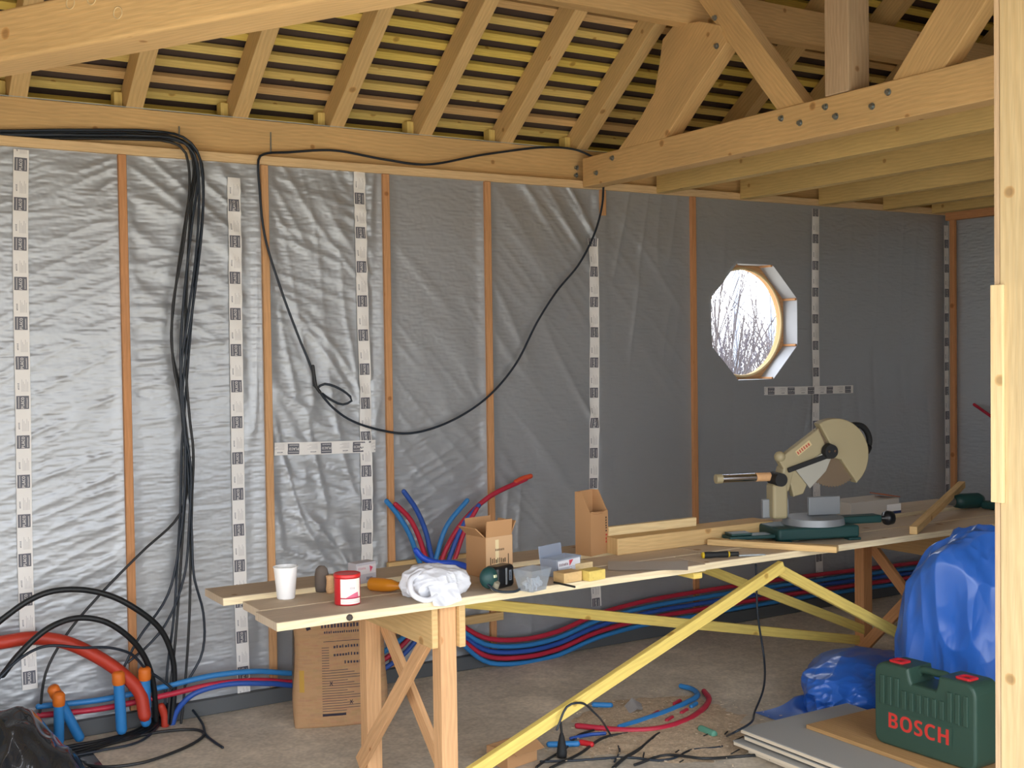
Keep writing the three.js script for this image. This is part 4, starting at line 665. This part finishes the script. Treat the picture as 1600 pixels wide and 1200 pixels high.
{ const p = F0(800, 1190), t = thing('small_carton', 'small open brown carton under the yellow brace batten', 'carton', [p.x, 0.001, p.z], 0.2); mesh('tray', hollow(0.16, 0.12, 0.16, 0.12, 0.07, 0.004), M.card, t); mesh('flap', box(0.15, 0.004, 0.05).rotateX(0.5).translate(0, 0.075, 0.085), M.card, t); }
{ // sawdust and sand
  const c = F0(1040, 1140), tex = dataTex(256, 256, (u, v) => { const n = tnoise(u * 90, v * 90, 90, 90, 5) * 0.5 + tnoise(u * 30, v * 30, 30, 30, 6) * 0.4, s = 0.76 + 0.14 * n; return [s, s * 0.94, s * 0.86]; }); tex.repeat.set(3, 3);
  const g = grid(90, 70, (u, v) => { const x = c.x - 0.65 + 1.35 * u, z = c.z - 0.62 + 1.3 * v, r = Math.hypot((u - 0.5) * 2, (v - 0.5) * 2) + 0.35 * fbm(u * 4, v * 4, 12); return [x, -0.010 + 0.022 * (1 - sstep(0.25, 0.95, r)) + 0.004 * fbm(x * 25, z * 25, 2), z]; });
  const o = mesh('sawdust', g, mat({ map: tex, color: col(0xfff2e0), roughness: 1, bumpMap: tex, bumpScale: 0.0015 })); tag(o, 'thin spread of pale sawdust and sand under the workbench', 'sawdust'); o.userData.kind = 'stuff';
  const chips = []; for (let i = 0; i < 260; i++) { const a = rr(0, 6.28), r = Math.sqrt(rnd()) * 0.62, s = rr(0.002, 0.006); chips.push(box(s * rr(1, 3), 0.002, s).rotateY(rr(0, 3)).rotateX(rr(-0.3, 0.3)).translate(c.x + Math.cos(a) * r, 0.012, c.z + Math.sin(a) * r * 0.9)); }
  const w = mesh('wood_shavings', mergeGeometries(chips), M.board[1]); tag(w, 'scattered wood chips on the sawdust', 'shavings'); w.userData.kind = 'stuff';
  for (let i = 0; i < 9; i++) { const p = F0(rr(985, 1230), rr(1150, 1196)); const l = rr(0.03, 0.08); tag(mesh('bark_strip', rbox(l, 0.003, 0.006, 0.001).rotateY(rr(0.2, 0.9)).translate(p.x, 0.014, p.z), M.blackMatte), 'dark sliver of tape or bark lying on the sawdust', 'sliver', 'dark slivers on the sawdust'); }
}
// ---------------------------------------------------------------- panels, toolbox, tarpaulin at the right
{
  const lv = ['bottom', 'second', 'third', 'top']; for (let i = 0; i < 4; i++) { const o = thing('panel_sheet', 'grey faced insulating panel, ' + (i === 3 ? 'topmost of the stack under the green toolbox' : i === 0 ? 'bottom one of the stack beside the sawdust' : i === 1 ? 'second from the bottom of the stack' : 'just below the topmost of the stack'), 'panel', [0, 0, 0], 0, 'stack of grey panels'); const y = 0.002 + i * 0.0252, dx = [0.012, -0.02, 0.006, 0][i], dz = [0.03, -0.02, 0.015, 0][i];
    mesh('face', slab(3.25 + dx, 3.86, y + 0.0185, y + 0.0225, 1.72 + dz, 3.6, 0.001), M.panel, o); mesh('core', slab(3.252 + dx, 3.86, y + 0.005, y + 0.0183, 1.722 + dz, 3.6, 0.001), M.panelEdge, o); mesh('foot_batten', slab(3.29 + dx, 3.84, y, y + 0.0049, 1.78 + dz, 3.58, 0.0005), M.panelEdgeB, o); }
  const p = grain(rbox(0.39, 0.016, 1.75, 0.002), 2).translate(3.465 + 0.195, 0.1088, 1.87 + 0.875); tag(mesh('plywood_sheet', p, M.ply), 'brown plywood sheet on the grey panels under the toolbox', 'plywood');
}
{
  const t = thing('toolbox', 'dark green plastic power tool case with red lettering and red latches', 'toolbox', [3.615, 0.1172, 2.375], 0.04), W = 0.42, H = 0.29, D = 0.145;
  // local: long side along z, lettered face towards -x
  const s = new THREE.Shape(), hw = W / 2; s.moveTo(-hw + 0.03, 0); s.lineTo(hw - 0.03, 0); s.quadraticCurveTo(hw, 0, hw, 0.03); s.lineTo(hw, H - 0.04); s.quadraticCurveTo(hw, H, hw - 0.04, H); s.lineTo(0.075, H); s.quadraticCurveTo(0.065, H - 0.055, 0.05, H - 0.055); s.lineTo(-0.05, H - 0.055); s.quadraticCurveTo(-0.065, H - 0.055, -0.075, H); s.lineTo(-hw + 0.04, H); s.quadraticCurveTo(-hw, H, -hw, H - 0.04); s.lineTo(-hw, 0.03); s.quadraticCurveTo(-hw, 0, -hw + 0.03, 0);
  const g = new THREE.ExtrudeGeometry(s, { depth: D - 0.024, bevelEnabled: true, bevelSize: 0.010, bevelThickness: 0.012, bevelSegments: 3, curveSegments: 8 }); g.rotateY(-Math.PI / 2); g.translate(D / 2 - 0.012, 0.0105, 0); mesh('shell', g, M.green, t);
  for (let i = 0; i < 12; i++) { const z = -W / 2 + 0.03 + i * (W - 0.06) / 11; if (Math.abs(z) < 0.085) { mesh('rib', rbox(0.008, 0.07, 0.02, 0.003).translate(-D / 2 - 0.002, 0.19, z), M.green, t); } else mesh('rib', rbox(0.008, 0.11, 0.02, 0.003).translate(-D / 2 - 0.002, 0.21, z), M.green, t); }
  mesh('seam', rbox(0.004, 0.20, W * 0.96, 0.001).translate(0.0, 0.14, 0), M.blackMatte, t);
  mesh('handle', tube([V(0, H - 0.03, -0.075), V(0, H + 0.004, -0.06), V(0, H + 0.008, 0), V(0, H + 0.004, 0.06), V(0, H - 0.03, 0.075)], 0.014, 30, 10), M.green, t);
  for (const z of [-0.145, 0.145]) { const l = mesh('latch', mergeGeometries([rbox(0.05, 0.010, 0.014, 0.003).translate(0, 0, -0.024), rbox(0.05, 0.010, 0.014, 0.003).translate(0, 0, 0.024), rbox(0.014, 0.010, 0.05, 0.003).translate(-0.022, 0, 0), rbox(0.014, 0.010, 0.05, 0.003).translate(0.022, 0, 0)]).translate(-0.015, H + 0.0235, z), M.redP, t); l.userData.label = 'red latch frame'; }
  const tex = canvasTex(512, 128, (c, w, h) => { c.fillStyle = '#2e4a3f'; c.fillRect(0, 0, w, h); c.fillStyle = '#c8362e'; c.font = 'bold 128px sans-serif'; const m = c.measureText('BOSCH').width || 440; c.save(); c.translate(10, 110); c.scale(492 / m, 1); c.fillText('BOSCH', 0, 0); c.restore(); });
  const pl = new THREE.PlaneGeometry(0.29, 0.080); pl.rotateY(-Math.PI / 2); pl.translate(-D / 2 - 0.0025, 0.10, -0.02); mesh('lettering', pl, mat({ map: tex, roughness: 0.5 }), t).userData.label = 'red capital lettering';
}
{ // tarpaulin
  const m = mat({ color: col(0x2f66c0), roughness: 0.32, clearcoat: 0.15, side: THREE.DoubleSide });
  const t = thing('tarpaulin', 'crumpled blue tarpaulin heaped between the workbench and green toolbox', 'tarpaulin', [0, 0, 0]);
  const a = lump(0.24, 0.50, 0.25, 0.20, 0.95, 5.2, 9, -0.72, 0.035); a.rotateY(0.5); a.translate(4.14, 0.003, 2.10); mesh('upright_heap', a, m, t);
  const b = lump(0.44, 0.135, 0.22, 0.20, 1.0, 8.3, 9, -0.5, 0.05); b.rotateY(0.3); b.translate(4.22, 0.003, 1.50); mesh('floor_heap', b, m, t);
  mesh('spread_corner', grid(50, 36, (u, v) => { const x = lerp(3.66, 4.5, u), z = lerp(1.69, 1.36, v) + 0.04 * Math.sin(u * 9); return [x, 0.004 + 0.045 * (1 - 2 * Math.abs(noise2(x * 8, z * 9 + x * 3, 4))) * 0.5 * sstep(0, 0.3, u) + 0.03 * sstep(0, 0.4, u), z]; }), m, t);
}

// ---------------------------------------------------------------- outside the round window
{
  const bark = [mat({ color: col(0x57535c), roughness: 0.9 }), mat({ color: col(0x666062), roughness: 0.9 })];
  function twig(a, dir, len, r, depth, out) {
    const b = a.clone().addScaledVector(dir, len), g = new THREE.CylinderGeometry(r * 0.6, r, len, depth > 1 ? 5 : 3, 1, true); g.applyQuaternion(new THREE.Quaternion().setFromUnitVectors(V(0, 1, 0), dir)); g.translate((a.x + b.x) / 2, (a.y + b.y) / 2, (a.z + b.z) / 2); out.push(g);
    if (depth <= 0) return; const n = depth > 1 ? 4 : 3; for (let i = 0; i < n; i++) { const t = rr(0.35, 1), p = a.clone().lerp(b, t), d = dir.clone().add(V(rr(-0.55, 0.55), rr(-0.05, 0.5), rr(-0.55, 0.55))).normalize(); twig(p, d, len * rr(0.45, 0.75), r * 0.55, depth - 1, out); }
  }
  const dirW = V(WIN.x, 0, -CAM.z).normalize(), side = V(-dirW.z, 0, dirW.x);
  for (let i = 0; i < 14; i++) {
    const dist = 10.5 + (i % 5) * 2.1 + rr(0, 0.3), off = lerp(-1.5, 1.5, i / 13) + rr(-0.1, 0.1), p = V(CAM.x, 0, CAM.z).addScaledVector(dirW, dist).addScaledVector(side, off), out = [];
    for (let s = 0; s < 6; s++) twig(V(p.x + rr(-0.12, 0.12), -0.17, p.z + rr(-0.12, 0.12)), V(rr(-0.22, 0.22), 1, rr(-0.22, 0.22)).normalize(), rr(0.98, 1.42), 0.022, 3, out);
    tag(mesh('bare_shrub', mergeGeometries(out), bark[i % 2]), 'bare leafless shrub outside, seen through the octagonal window', 'shrub', 'bare shrubs outside the window');
  }
  for (const [k, off] of [[0, -0.32], [1, 0.16]]) { const p = V(CAM.x, 0, CAM.z).addScaledVector(dirW, 17).addScaledVector(side, off); tag(mesh('slim_trunk', tube([V(p.x, -0.17, p.z), V(p.x + 0.03, 3, p.z), V(p.x, 6.5, p.z)], 0.045, 12, 8), mat({ color: col(0xa9b4c4), roughness: 1 })), 'slim pale trunk standing beyond the bare shrubs', 'tree', 'slim pale trunks outside the window'); }
}


renderer.render(scene, camera);
